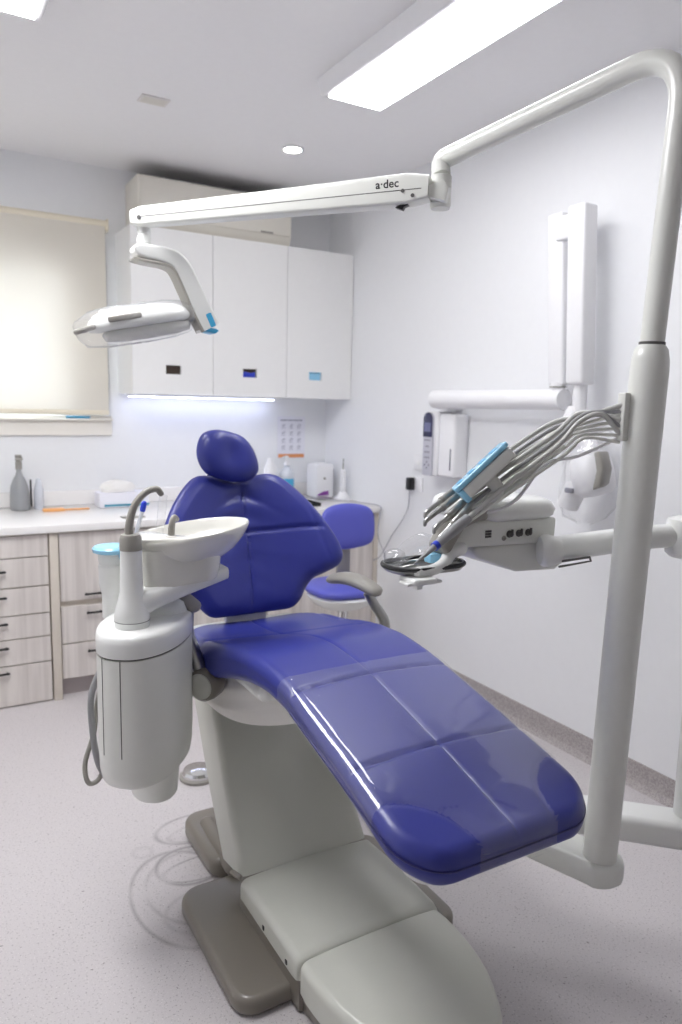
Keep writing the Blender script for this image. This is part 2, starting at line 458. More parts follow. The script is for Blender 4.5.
# cream board around the window bottom
b = B(); add_box(b, (XL, YB - .02, 1.305), (1.03, YB, 1.42), .004); add_box(b, (XL, YB - .05, 1.392), (1.03, YB, 1.404), .003)
struct('trim_1', b, 'sill')

# ------------------------------------------------------------ roller blind
t = thing('roller_blind', 'cream fabric roller blind pulled down over the window', 'blind', (0.0, 4.42, 1.43))
b = B(); add_tube(b, [(-1.0, 4.43, 2.485), (1.015, 4.43, 2.485)], .028, 20); obj('roller', b, 'blindrail', t)
box('fabric', (-.98, 4.404, 1.45), (1.0, 4.4055, 2.49), 'blind', t)
box('bottom_rail', (-.98, 4.397, 1.425), (1.0, 4.413, 1.452), 'blindrail', t, .003)
b = B(); add_prism(b, rrect(-.035, -.035, .035, .035, .012), (1.012, 4.44, 2.485), (0, 1, 0), (0, 0, 1), (1, 0, 0), .008, .002); obj('end_bracket', b, 'blindrail', t)
b = B(); add_tube(b, [(1.004, 4.425, 2.47), (1.006, 4.425, 1.6), (1.004, 4.43, 1.43)], .0022, 6); obj('pull_cord', b, 'cord', t)
b = B(); add_box(b, (.77, 4.43, 1.4045), (.90, 4.47, 1.417), .004); obj('toothbrush_box', b, 'cyan', label='small bright blue box lying on the window ledge under the cream blind', cat='box')

# ------------------------------------------------------------ ceiling fittings
def panel(x0, x1, y0, y1, label, lm='led'):
    t = thing('ceiling_light', label, 'ceiling light', ((x0 + x1) / 2, (y0 + y1) / 2, 2.75), 'long rectangular ceiling lights')
    b = B(); add_prism(b, [(x0 - .045, ZC), (x0 - .02, 2.752), (x1 + .02, 2.752), (x1 + .045, ZC)], (0, y0 - .03, 0), (1, 0, 0), (0, 0, 1), (0, 1, 0), y1 - y0 + .06, .004)
    obj('housing', b, 'whitepl', t)
    box('diffuser', (x0, y0, 2.7445), (x1, y1, 2.7515), lm, t, .002)
panel(1.537, 1.785, 1.60, 2.80, 'long bright rectangular ceiling light above the dental chair', 'led_soft')
panel(-.17, .425, 1.60, 2.80, 'rectangular ceiling light whose corner shows at the top left of the photo')
t = thing('downlight', 'small round recessed downlight in the ceiling near the wall cabinets', 'ceiling light', (1.775, 3.61, 2.80))
b = B(); add_lathe(b, (1.775, 3.61, 2.8125), (0, 0, -1), [(.060, 0), (.060, .004), (.052, .009), (.044, .006), (.044, 0)], 40); obj('trim_ring', b, 'whitepl', t)
b = B(); add_lathe(b, (1.775, 3.61, 2.8122), (0, 0, -1), [(.001, 0), (.043, 0), (.043, .004), (.001, .0045)], 40); obj('lens', b, 'spot', t)
t = thing('ceiling_vent', 'small flat rectangular vent plate on the ceiling above the blind', 'vent', (.99, 3.4, 2.8))
box('plate', (.93, 3.355, 2.806), (1.055, 3.44, 2.813), mat('vent_plate', (226, 222, 220), .6), t, .002)
b = B()
for k in range(5): add_box(b, (.94, 3.366 + k * .014, 2.8045), (1.045, 3.372 + k * .014, 2.8065))
obj('slots', b, 'acwhite', t)

# ------------------------------------------------------------ air conditioner
AX0, AX1 = 1.135, 2.065
t = thing('air_conditioner', 'long cream wall air conditioner above the white wall cabinets', 'air conditioner', (1.59, 4.4, 2.45))
b = B(); add_prism(b, [(0, .005), (.035, -.03), (.13, -.035), (.24, -.02), (.275, .03), (.28, .24), (.26, .262), (0, .262)], (AX0, YB, 2.475), (0, -1, 0), (0, 0, 1), (1, 0, 0), AX1 - AX0, .006, 3)
obj('body', b, 'acwhite', t)
b = B(); add_prism(b, [(.284, .045), (.284, .245), (.28, .25), (.28, .04)], (AX0 + .01, YB, 2.475), (0, -1, 0), (0, 0, 1), (1, 0, 0), AX1 - AX0 - .02); obj('front_panel', b, 'acwhite', t)
b = B(); add_box(b, (AX0 + .04, YB - .262, 2.438), (AX1 - .06, YB - .10, 2.4435), .002, rot=Matrix.Rotation(math.radians(8), 3, 'X')); obj('louvre', b, 'greyplastic', t)
b = B()
for k in range(9): add_box(b, (AX0 + .02, YB - .25 + k * .026, 2.737), (AX1 - .02, YB - .24 + k * .026, 2.743))
obj('shaded_top_grille', b, 'darkgrey', t)  # slats coloured dark to stand for the shadow gap below the ceiling
box('badge', (1.86, YB - .2865, 2.52), (1.94, YB - .2845, 2.53), 'greyplastic', t)

# ------------------------------------------------------------ wall cabinets
UZ0, UZ1, UY = 1.551, 2.453, 4.151
edges = [1.073, 1.542, 2.018, 2.482]
ulab = ['white wall cabinet nearest the window, dark slot in its door', 'middle white wall cabinet, royal blue showing in its finger slot', 'white wall cabinet in the corner, pale blue showing in its finger slot']
for i in range(3):
    x0, x1 = edges[i], edges[i + 1]
    t = thing('wall_cabinet', ulab[i], 'cabinet', ((x0 + x1) / 2, 4.3, UZ0), 'white wall cabinets')
    b = B()
    add_box(b, (x0 + .001, UY + .022, UZ0), (x0 + .018, YB - .001, UZ1)); add_box(b, (x1 - .018, UY + .022, UZ0), (x1 - .001, YB - .001, UZ1))
    add_box(b, (x0 + .018, UY + .022, UZ0), (x1 - .018, YB - .001, UZ0 + .018)); add_box(b, (x0 + .018, UY + .022, UZ1 - .018), (x1 - .018, YB - .001, UZ1))
    add_box(b, (x0 + .018, YB - .012, UZ0 + .018), (x1 - .018, YB - .001, UZ1 - .018))
    obj('body', b, 'white', t, smooth=0)
    hx0 = (x0 + x1) / 2 - .045 + (0, -.005, -.03)[i]; hx1 = hx0 + .09; hz0, hz1 = 1.665, 1.715
    b = B(); a = (x0 + .0015, x1 - .0015)
    ys = (UY, UY + .02)
    add_box(b, (a[0], ys[0], UZ0), (a[1], ys[1], hz0)); add_box(b, (a[0], ys[0], hz1), (a[1], ys[1], UZ1))
    add_box(b, (a[0], ys[0], hz0), (hx0, ys[1], hz1)); add_box(b, (hx1, ys[0], hz0), (a[1], ys[1], hz1))
    d = obj('door', b, 'white', t, smooth=0)
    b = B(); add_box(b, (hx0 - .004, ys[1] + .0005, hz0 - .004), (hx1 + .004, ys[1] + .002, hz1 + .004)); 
    obj('finger_slot', b, ('slotshade', 'slotshade', 'lblue')[i], d, smooth=0)
    if i == 1:
        b = B(); add_prism(b, [(0, 0), (.08, 0), (.08, .034), (.05, .026), (.02, .034), (0, .03)], (hx0 + .004, ys[1] - .001, hz0), (1, 0, 0), (0, 0, 1), (0, -1, 0), .006, .002); obj('slot_filling', b, 'royal', d, label='royal blue glimpse behind the slot')
t = thing('cabinet_light', 'glowing light strip fixed under the white wall cabinets', 'light strip', (1.5, 4.38, 1.54))
box('channel', (1.10, 4.37, 1.538), (2.05, 4.40, 1.5505), 'whitepl', t)
box('diffuser', (1.11, 4.374, 1.534), (2.04, 4.396, 1.5385), 'strip', t)

# ------------------------------------------------------------ base cabinets and worktop
YC = 3.78
box('worktop', (XL + .002, 3.755, .862), (XR - .002, YB - .001, .900), 'worktop', bev=.004, label='long white worktop running along the whole back wall', cat='worktop')
box('splashback', (XL + .002, YB - .018, .9005), (XR - .002, YB - .001, .985), 'worktop', bev=.003, label='low white upstand along the back of the worktop', cat='upstand')
def handle(parent, x0, x1, z):
    b = B(); add_tube(b, [(x0, YC - .022, z), (x1, YC - .022, z)], .0055, 10)
    for x in (x0 + .01, x1 - .01): add_tube(b, [(x, YC - .002, z), (x, YC - .022, z)], .004, 8)
    obj('handle', b, 'black', parent)
def base_unit(x0, x1, fronts, label, z0=.0, kick=True, hand='r'):
    t = thing('base_cabinet', label, 'cabinet', ((x0 + x1) / 2, YC + .3, 0), 'woodgrain base cabinets')
    b = B(); add_box(b, (x0 + .001, YC + .021, max(z0, .1) if kick else .004), (x1 - .001, YB - .02, .858)); obj('carcass', b, 'creamframe', t, smooth=0)
    if kick: box('kickboard', (x0 + .001, YC + .06, 0), (x1 - .001, YC + .08, .099), 'kick', t)
    for (nm, a0, a1, hz, hx) in fronts:
        f = B(); add_box(f, (x0 + .003, YC, a0 + .003), (x1 - .003, YC + .02, a1 - .003), .0015, 1)
        f = obj(nm, f, 'wood', t)
        if hz: handle(f, hx[0], hx[1], hz)
    return t
zs = [.004, .211, .342, .461, .599, .745, .856]; hz = [.181, .307, .428, .558, .685, None]
base_unit(-.05, .553, [('drawer', zs[i], zs[i + 1], hz[i], (.235, .355)) for i in range(6)], 'six drawer woodgrain cabinet on the left, flush to the floor', kick=False)
base_unit(-.70, -.052, [('door', .1, .856, .80, (-.14, -.08))], 'woodgrain cabinet left of the drawer stack, out of the photo')
base_unit(XL + .003, -.702, [('door', .1, .856, .80, (-.80, -.74))], 'woodgrain cabinet at the left end of the worktop, out of the photo')
b = B(); add_box(b, (.557, YC - .006, 0), (.597, YC + .6, .858), .001); obj('cabinet_end_panel', b, 'creamframe', label='narrow cream upright panel between the six drawers and the next woodgrain cabinet', cat='panel')
base_unit(.60, 1.16, [('drawer', .10, .285, .239, (.722, .802)), ('drawer', .285, .480, .440, (.722, .802)), ('door', .503, .856, .537, (.715, .80))], 'woodgrain cabinet with a door over two drawers, beside the narrow cream panel')
base_unit(1.162, 1.73, [('door', .10, .856, .80, (1.6, 1.68))], 'woodgrain cabinet behind the dental chair backrest')
base_unit(1.732, 2.45, [('door', .10, .856, .80, (1.8, 1.88))], 'woodgrain cabinet in the corner behind the blue stool')
box('filler_panel', (2.452, YC, .0), (XR - .002, YC + .4, .858), 'creamframe', label='thin cream filler panel between the corner cabinet and the right wall', cat='panel')

# ============================================================ DENTAL CHAIR
XC = .97
chair = thing('dental_chair', 'large reclined dental chair with glossy royal blue cushions on a taupe floor base', 'dental chair', (XC, 1.9, 0))
# --- floor plates
def plate(name, outl, z0, z1, m, bev=.02, seg=4, label=None):
    b = B(); add_prism(b, outl, (0, 0, z0), (1, 0, 0), (0, 1, 0), (0, 0, 1), z1 - z0, bev, seg); return obj(name, b, m, chair, label=label)
b = B()
add_prism(b, rrect(.616, 1.49, 1.308, 1.99, [.07, .07, .06, .06], 8), (0, 0, 0.0), (1, 0, 0), (0, 1, 0), (0, 0, 1), .052, .018, 4)
obj('front_foot_plate', b, 'taupe', chair)
b = B()
add_prism(b, rrect(.752, 2.03, 1.188, 2.36, [.06, .06, .05, .05], 8), (0, 0, 0.0), (1, 0, 0), (0, 1, 0), (0, 0, 1), .07, .022, 4)
add_prism(b, rrect(.80, 1.9, 1.14, 2.10, .03, 4), (0, 0, 0.002), (1, 0, 0), (0, 1, 0), (0, 0, 1), .06, .015, 3)
obj('rear_foot_plate', b, 'taupe', chair)
b = B(); add_tube(b, [(.815, 2.26, .062), (.805, 2.0, .062)], .028, 14, round_ends=True); obj('cable_hump', b, 'taupe', chair)
# --- front covers: loft along y of round-topped sections
def ridge(name, stations, m, z0, rr=.03):
    """stations (y, half width, top z)"""
    b = B(); rings = []
    for (y, hw, zt) in stations:
        o = []
        r = min(rr, hw * .9, (zt - z0) * .9)
        o.append((-hw, z0)); 
        for k in range(7):
            a = PI - (PI / 2) * k / 6; o.append((-hw + r + r * math.cos(a), zt - r + r * math.sin(a)))
        for k in range(1, 8):
            x = -hw + r + (2 * hw - 2 * r) * k / 8; o.append((x, zt + .006 * (1 - ((x) / hw) ** 2)))
        for k in range(7):
            a = PI / 2 - (PI / 2) * k / 6; o.append((hw - r + r * math.cos(a), zt - r + r * math.sin(a)))
        o.append((hw, z0))
        rings.append([V(XC + x, y, z) for x, z in o])
    skin(b, rings); return obj(name, b, m, chair, smooth=50)
ridge('front_cover', [(1.812, .212, .148), (1.805, .22, .152), (1.70, .22, .158), (1.55, .22, .158), (1.475, .22, .155), (1.455, .218, .15), (1.448, .21, .142)], 'cover', .095, .022)
st = []
for k in range(8):
    a = PI / 2 * k / 7; st.append((1.442 - .022 * (1 - math.cos(a)) if False else 1.442 - .022 * (k / 7), .190 + .020 * math.sin(a), .146 + .020 * math.sin(a)))
for (y, hw) in ((1.39, .213), (1.35, .212), (1.30, .208), (1.25, .199), (1.20, .186), (1.16, .171), (1.12, .152), (1.09, .134), (1.06, .108), (1.04, .084), (1.025, .055)):
    st.append((y, hw, .166 - .02 * max(0, (1.2 - y)) / .18))
tcv = ridge('toe_cover', st, 'cover', .085, .022); tcv.location.x -= .012
b = B(); add_box(b, (XC - .213, 1.45, .0), (XC + .213, 1.84, .10), .012); add_prism(b, [(XC - .20, 1.46), (XC - .185, 1.22), (XC - .10, 1.06), (XC + .08, 1.06), (XC + .165, 1.22), (XC + .18, 1.46)], (0, 0, 0), (1, 0, 0), (0, 1, 0), (0, 0, 1), .10, .01); obj('under_skirt', b, 'taupe', chair)
# dark slots in the base side
for y in (1.64, 1.50):
    b = B(); add_box(b, (XC - .2225, y, .104), (XC - .2185, y + .010, .116), .001); obj('side_clip', b, 'black', chair)
# --- lift arm cover: slanted tall panel
b = B(); rings = []
for s in range(25):
    k = s / 24
    y = 1.815 + .375 * k + .015 * math.sin(PI * k); z = .150 + .60 * k
    hw = .214 + .003 * math.sin(PI * k) - .026 * k; d = .16 + .05 * k; r = .022
    o = rrect(-hw, 0, hw, d, [.02, .02, r, r], 5)
    n = V(0, .30, .62).normalized(); tdir = V(0, 1, -.15).normalized()
    rings.append([V(XC + x, y, z) + tdir * w_ for x, w_ in o])
skin(b, rings); obj('lift_arm_cover', b, 'cover', chair, smooth=40)
b = B(); add_tube(b, [(XC - .222, 1.835, .150), (XC - .235, 1.83, .166), (XC - .225, 1.80, .166)], .008, 10, smooth=4, round_ends=True); obj('hinge_tab', b, 'taupe', chair)
# --- under-seat shell and cloth
b = B(); add_box(b, (XC - .20, 1.72, .70), (XC + .20, 2.33, .765), .03, 4); obj('seat_frame', b, 'beige2', chair)
def drape():
    b = B(); nu, nv = 44, 14; rows = []
    for j in range(nv + 1):
        t_ = j / nv; row = []
        for i in range(nu + 1):
            s = i / nu
            # travels from the rear left under the hub round to the front centre
            x = XC - .225 + .30 * s ** 2.2; y = 2.20 - .62 * s
            top = .735 + .03 * s
            drop = .05 + .135 * math.sin(PI * min(1, .16 + s * .80)) ** .8
            z = top - drop * t_
            bul = .030 * math.sin(PI * t_) + .006 * math.sin(t_ * 16 + s * 5)
            row.append(V(x - bul * (1 - s * .5) - .02 * (1 - t_) * 0, y - bul * .5 + .05 * t_ * s, z))
        rows.append(row)
    vr = [[b.verts.new(p) for p in r] for r in rows]
    for a, c in zip(vr[:-1], vr[1:]):
        for i in range(nu): b.faces.new((a[i], a[i + 1], c[i + 1], c[i]))
    r = bmesh.ops.solidify(b, geom=b.faces[:], thickness=.004)
    return obj('under_seat_drape', b, 'cloth', chair, smooth=60)
drape()
# --- seat and toe board cushion
PROF = [(2.36, .765), (2.29, .772), (2.18, .776), (2.09, .782), (2.02, .792), (1.92, .818), (1.82, .846), (1.70, .862), (1.60, .857), (1.496, .845), (1.435, .828), (1.208, .775), (.965, .708), (.90, .692)]
def lerp_table(T, y):
    T = sorted(T)
    if y <= T[0][0]: return T[0][1]
    for (a, va), (c, vc) in zip(T[:-1], T[1:]):
        if y <= c:
            t_ = (y - a) / (c - a); return va + (vc - va) * t_
    return T[-1][1]
def smooth_table(T, y, h=.05):
    return sum(lerp_table(T, y + h * k / 4) * wgt for k, wgt in zip(range(-4, 5), (1, 2, 3, 4, 5, 4, 3, 2, 1))) / 25
HW = [(2.36, .20), (2.28, .24), (2.18, .265), (2.05, .275), (1.90, .268), (1.75, .252), (1.60, .240), (1.50, .236), (1.20, .240), (1.05, .246), (.90, .246)]
def groove(d, dep, wid): return -dep * math.exp(-(d / wid) ** 2)
Y1, Y2, YE, YH = 1.492, 1.208, .950, 2.275      # cross seams, toe end, hip end
RC = .110                                      # toe corner radius in plan
def seat_disp(x, y, taut=False):
    u = x - XC; d = 0
    if taut: return .0018
    if y < 2.30: d += groove(u, .0042, .0032)
    d += groove(y - (Y1 + .018 * math.cos(u / .24 * 1.5) - .018), .007, .0055)
    d += groove(y - (Y2 + .010 * math.cos(u / .24 * 1.5) - .010), .006, .005)
    # gentle fullness of each quilted panel
    fy = 1.0
    for s in (Y1, Y2): fy = min(fy, abs(y - s) / .07)
    fy = min(1, fy); fx = min(1, abs(u) / .06)
    d += .0018 * math.sin(fx * PI / 2) * math.sin(fy * PI / 2)
    # hip hollow: raised side bolsters and shallow folds
    if y > 1.75:
        k = min(1, (y - 1.75) / .2)
        d += k * .016 * (abs(u) / .25) ** 2
        d += k * groove(y - (2.02 - .25 * (u * 2.2 + .3) ** 2), .004, .016)
        d += groove(abs(u) - (.19 + .04 * math.sin((y - 1.8) * 5)), .003 * k, .006)
    # toe corner pad seams
    for sx in (-1, 1):
        e = math.hypot((u - sx * .25) / .155, (y - .950) / .150)
        d += groove((e - 1) * .16, .0035, .004)
    return d
def section(y, inset=0.0, off=0.0, seam=True):
    hw = smooth_table(HW, y, .06)
    if y < YE + RC:
        dd = (YE + RC - y); hw = hw - RC + math.sqrt(max(0, RC * RC - dd * dd)) if dd < RC else hw - RC
    rh = .14
    if y > YH - rh:
        dd = y - (YH - rh); hw = hw - rh + math.sqrt(max(0, rh * rh - dd * dd))
    zt = smooth_table(PROF, y, .06); th = .076 if y < 1.6 else .076 + min(.02, (y - 1.6) * .08)
    hw = hw - inset + off; top = zt - inset * .9 + off; bot = zt - th + inset * .9 - off * .5
    r = max(.004, min(.032, (top - bot) / 2 - .001, hw * .9)); o = []
    nt = 72
    # start at bottom centre going left/up, across top, down right
    o.append((0, bot)); o.append((-(hw - r) * .5, bot))
    for k in range(7):
        a = math.radians(270 - 90 * k / 6); o.append((-hw + r + r * math.cos(a), bot + r + r * math.sin(a)))
    mid = (top + bot) / 2
    o.append((-hw + (.002 if seam else 0), (bot + r + top - r) / 2))
    for k in range(9):
        a = math.radians(180 - 90 * k / 8); o.append((-hw + r + r * math.cos(a), top - r + r * math.sin(a)))
    for k in range(1, nt):
        f = k / nt; x = -(hw - r) + 2 * (hw - r) * f
        o.append((x, top))
    for k in range(9):
        a = math.radians(90 - 90 * k / 8); o.append((hw - r + r * math.cos(a), top - r + r * math.sin(a)))
    o.append((hw - (.002 if seam else 0), (bot + r + top - r) / 2))
    for k in range(7):
        a = math.radians(0 - 90 * k / 6); o.append((hw - r + r * math.cos(a), bot + r + r * math.sin(a)))
    o.append(((hw - r) * .5, bot))
    out = []
    for i, (x, z) in enumerate(o):
        if z > top - r * .6:
            edge = min(1, (hw - abs(x)) / .02 + .15)
            z += (seat_disp(XC + x, y, not seam) + .004 * (1 - (x / max(hw, .05)) ** 2) - .004) * edge
        out.append(V(XC + x, y, z))
    return out
def cushion_rings(off=0.0, y_from=YE, y_to=YH):
    rings = []; re = .03
    ys = []
    for k in range(9):
        a = PI / 2 * k / 8; ys.append((YE + re * (1 - math.sin(a)) * 1.0, re * (1 - math.sin(PI / 2 - a)) if False else re * (1 - math.cos(PI / 2 - a))))
    return ys
def build_cushion():
    b = B(); rings = []; re = .028
    for k in range(8):                                  # rounded toe edge
        a = PI / 2 * k / 8; y = YE + re * (1 - math.cos(a)) ; ins = re * (1 - math.sin(a))
        rings.append([V(p.x, y, p.z) for p in section(YE + re * 1.0 * (k / 8) + .001 * (8 - k) * 0, ins)])
    y = YE + re
    while y < YH - .03:
        rings.append(section(y)); y += .0055 if y < 2.0 else .008
    for k in range(1, 8):
        a = PI / 2 * k / 7; yy = YH - .03 + .03 * math.sin(a); rings.append(section(min(yy, YH - .0015), .028 * (1 - math.cos(a))))
    skin(b, rings); return obj('seat_cushion', b, 'blue', chair, smooth=60)
cush = build_cushion()
# piping round the toe end
b = B(); pts = []
for k in range(41):
    a = PI * k / 40
    ux = math.cos(a); uy = math.sin(a)
    x = (.246 - RC) * (1 if ux > 0 else -1) * min(1, abs(ux) * 8) + RC * ux
    y = YE + RC - RC * uy
    pts.append((XC + x * 1.004, y - .001, .668 + (y - YE) * .27))
pts = [(XC + .246, 1.45, .796)] + pts + [(XC - .246, 1.45, .796)]
add_tube(b, pts, .0022, 6); obj('piping', b, 'bluedark', cush)
# toe board carrier under the cushion
b = B(); add_prism(b, rrect(XC - .19, 1.02, XC + .19, 1.70, .05), (0, 0, 0), (1, 0, 0), (0, 1, .265), (0, 0, -1), .04, .012, 3)
for v in b.verts: v.co.z += .36
obj('toe_board_carrier', b, 'beige2', chair)

# --- protective clear sleeve over the toe end: own thing
def build_sleeve():
    b = B(); rings = []; ys = [YE - .003, YE + .004, YE + .012]
    y = YE + .022
    rings.append([V(p.x, YE - .002, p.z) for p in section(YE + .004, .010, .002, False)])
    rings.append([V(p.x, YE + .004, p.z) for p in section(YE + .010, .004, .0025, False)])
    y = YE + .014
    while y < Y1 + .045:
        rings.append(section(y, 0, .0028, False)); y += .005
    front = [V(p.x, YE - .0025, p.z - .055) if p.z > smooth_table(PROF, YE) - .04 else V(p.x, YE - .0025, p.z) for p in rings[0]]
    rings = [front] + rings
    vr = [[b.verts.new(p) for p in r] for r in rings]; n = len(rings[0])
    for a, c in zip(vr[:-1], vr[1:]):
        for i in range(n):
            j = (i + 1) % n
            m_ = (a[i].co + c[j].co) / 2; u = m_.x - XC
            if min(math.hypot((u - sx * .25) / .150, (m_.y - .950) / .146) for sx in (-1, 1)) < 1: continue
            if m_.z < smooth_table(PROF, m_.y) - .073: continue
            b.faces.new((a[i], a[j], c[j], c[i]))
    rr = random.Random(3)
    for v in b.verts:
        w_ = .0003 * math.sin(v.co.y * 60 + v.co.x * 31) * math.sin(v.co.x * 43 - v.co.y * 17)
        v.co.z += max(-.001, w_)
    bmesh.ops.delete(b, geom=[v for v in b.verts if not v.link_faces], context='VERTS')
    o = obj('plastic_sleeve', b, 'sleeve', smooth=80, label='clear glossy plastic sleeve covering the toe end of the blue cushion', cat='plastic cover')
build_sleeve()

# --- backrest
def y0(z): return 2.25 + (z - .80) * .36
def backfn(u, v, w):
    yy = y0(v) - 1.0 * u * u
    n = V(-(-2.0 * u), -1, .36); n = V(2.0 * u * -1, -1, .36).normalized()
    return V(XC + u, yy, v) + n * w
half = [(0, 1.232), (.045, 1.240), (.095, 1.256), (.150, 1.254), (.200, 1.220), (.25, 1.165), (.292, 1.10), (.322, 1.035), (.332, .985), (.315, .948), (.272, .922), (.228, .900), (.200, .868), (.178, .832), (.145, .806), (.09, .799), (0, .797)]
outl = half + [(-u, v) for u, v in half[::-1][1:-1]]
def back_disp(u, v):
    d = groove(u - .012 * math.sin((v - .8) * 5), .006, .0045)
    d += groove(v - (1.058 + .10 * abs(u) ** 1.3), .009, .007)
    d += .010 * min(1, abs(u) / .08) * min(1, abs(v - 1.06) / .08) * .5
    d += groove(abs(u) - .285 + (v - 1.0) * .25, .003, .008)
    # creases radiating from the centre seam
    d += .0030 * math.sin((v - 1.06) * 90 + abs(u) * 26) * math.exp(-(abs(u) / .08) ** 2) * (1 if v > 1.08 else .3)
    d += groove(v - (1.19 - abs(u) * .5), .004, .012) * math.exp(-(abs(u) / .10) ** 2)
    return d
b = B(); pillow(b, outl, (0, 1.03), .035, .030, backfn, rings=70, n=220, p=9, q=2.0, disp=back_disp)
for v in b.verts: v.co += V(0, -.03, -.0) * 0
obj('backrest', b, 'blue', chair, smooth=60)
b = B(); add_prism(b, rrect(-.085, .70, .065, 1.0, .01), (XC, y0(.8) + .020, 0), (1, 0, 0), (0, .36 * .9, 1), (0, 1, 0), .03, .006)
for v in b.verts: v.co.y -= .36 * .9 * .8
obj('back_support', b, mat('back_support_grey', (226, 226, 226), .4), chair)
# --- headrest
hy = 2.375
def headfn(u, v, w):
    # tilted local axes
    a = math.radians(-14); uu = u * math.cos(a) - v * math.sin(a); vv = u * math.sin(a) + v * math.cos(a)
    p = V(.932 + uu, hy + vv * .28 - .9 * uu * uu + 0.6 * vv * vv * 0, 1.322 + vv)
    n = V(-1.8 * uu * -1 * -1, -1, .28).normalized(); return p + n * w
ho = [(.0, .086), (.045, .080), (.083, .052), (.108, .010), (.113, -.028), (.085, -.062), (.035, -.077), (-.02, -.078), (-.07, -.068), (-.104, -.030), (-.112, .015), (-.098, .058), (-.055, .081)]
def head_disp(u, v): return -.012 * math.exp(-((u - .01) / .045) ** 2 - ((v - .01) / .06) ** 2)
b = B(); pillow(b, ho, (0, 0), .045, .030, headfn, rings=30, n=90, p=3.2, q=2.0, disp=head_disp)
hr = obj('headrest', b, 'blue', chair, smooth=60)
b = B(); add_prism(b, rrect(-.012, 1.17, .018, 1.33, .004), (XC - .012, 2.425, 0), (1, 0, 0), (0, .0, 1), (0, 1, 0), .012, .003); obj('headrest_stem', b, 'black', chair)
b = B(); add_tube(b, [(.87, 2.40, 1.256), (.93, 2.385, 1.243), (1.0, 2.395, 1.249)], .006, 8, smooth=5, round_ends=True); obj('headrest_trim', b, 'chrome', chair)
# --- armrests
def armrest(pad, armp, hub, hubdir):
    a = bpy.data.objects.new('armrest', None)
    b = B(); P = catmull(pad[0], 8); n = len(P); rings = []
    R = pad[1]
    for i, p in enumerate(P):
        t_ = i / (n - 1); e = min(1, math.sqrt(max(0.0, 1 - (1 - min(t_, 1 - t_) / .12) ** 2)) if min(t_, 1 - t_) < .12 else 1); e = max(e, .12)
        tdir = (P[min(i + 1, n - 1)] - P[max(i - 1, 0)]).normalized(); side = tdir.cross(V(0, 0, 1)).normalized(); up = side.cross(tdir)
        wd = R[0] * e; hh = R[1] * e * (.75 + .25 * math.sin(PI * t_))
        rings.append([p + side * (wd * math.cos(q)) + up * (hh * math.sin(q) * (1 if math.sin(q) > 0 else .8)) for q in [2 * PI * k / 24 for k in range(24)]])
    skin(b, rings); po = obj('armrest_pad', b, 'greyplastic', chair, smooth=60)
    b = B(); add_tube(b, armp, [.017, .017, .019, .02], 14, smooth=6); obj('armrest_arm', b, 'steel', chair)
    b = B(); x, y, z = frame_z(hubdir)
    add_lathe(b, hub, hubdir, [(.02, -.045), (.040, -.042), (.048, -.03), (.050, 0), (.047, .022), (.040, .030)], 32); h = obj('armrest_hub', b, 'taupe', chair)
    b = B(); add_lathe(b, Vector(hub) + Vector(hubdir).normalized() * .030, hubdir, [(.001, 0), (.038, 0), (.037, .004), (.03, .008), (.001, .010)], 32); obj('hub_cap', b, 'cover', chair)
bpy.context.view_layer.update()
armrest(([(.575, 2.07, .955), (.615, 2.03, .958), (.652, 1.995, .942), (.686, 1.965, .915)], (.034, .022)), [(.660, 1.985, .91), (.658, 1.98, .85), (.675, 1.975, .79), (.69, 1.97, .74)], (.702, 1.955, .698), V(-.80, -.60, 0))
armrest(([(1.245, 2.20, .900), (1.275, 2.13, .914), (1.305, 2.07, .905), (1.338, 2.01, .878)], (.040, .024)), [(1.312, 2.05, .88), (1.340, 2.045, .83), (1.375, 2.04, .775), (1.385, 2.05, .70)], (1.345, 2.06, .665), V(1, 0, 0))
for o in [o for o in bpy.data.objects if o.name.startswith('armrest') and o.type == 'EMPTY']: bpy.data.objects.remove(o)
# --- arm carrying the light post, from under the seat to the front right
b = B(); P = [(1.16, 2.06, .417), (1.235, 1.72, .417), (1.30, 1.36, .417), (1.381, 1.095, .417)]
Q = catmull(P, 8); rings = []
for i, p in enumerate(Q):
    td = (Q[min(i + 1, len(Q) - 1)] - Q[max(i - 1, 0)]).normalized(); sd = td.cross(V(0, 0, 1)).normalized(); r = .060
    o = rrect(-r, -.031, r, .031, .022, 4); rings.append([p + sd * a + V(0, 0, c) for a, c in o])
td = (Q[-1] - Q[-2]).normalized()
for k in range(1, 8):
    a = PI / 2 * k / 7; o = rrect(-1, -1, 1, 1, .5, 4)
    r = .060 * math.cos(a) + .004; h = .031 * (1 - .35 * (1 - math.cos(a)))
    sd = td.cross(V(0, 0, 1)).normalized(); o = rrect(-r, -h, r, h, min(.022, r * .8), 4)
    rings.append([Q[-1] + td * (.060 * math.sin(a)) + sd * a_ + V(0, 0, c) for a_, c in o])
skin(b, rings); obj('mounting_arm', b, 'beige', chair, smooth=50)

# ------------------------------------------------------------ foot control
t = thing('foot_control', 'round chrome foot control disc on the floor behind the chair base', 'foot control', (.935, 2.70, 0))
b = B(); add_lathe(b, (.935, 2.70, 0), (0, 0, 1), [(.073, 0), (.075, .004), (.074, .012), (.068, .016), (.001, .016)], 40); obj('base_ring', b, 'greyplastic', t)
b = B(); add_lathe(b, (.935, 2.70, .016), (0, 0, 1), [(.066, 0), (.066, .010), (.058, .020), (.03, .027), (.001, .029)], 40); obj('disc', b, 'chrome', t)

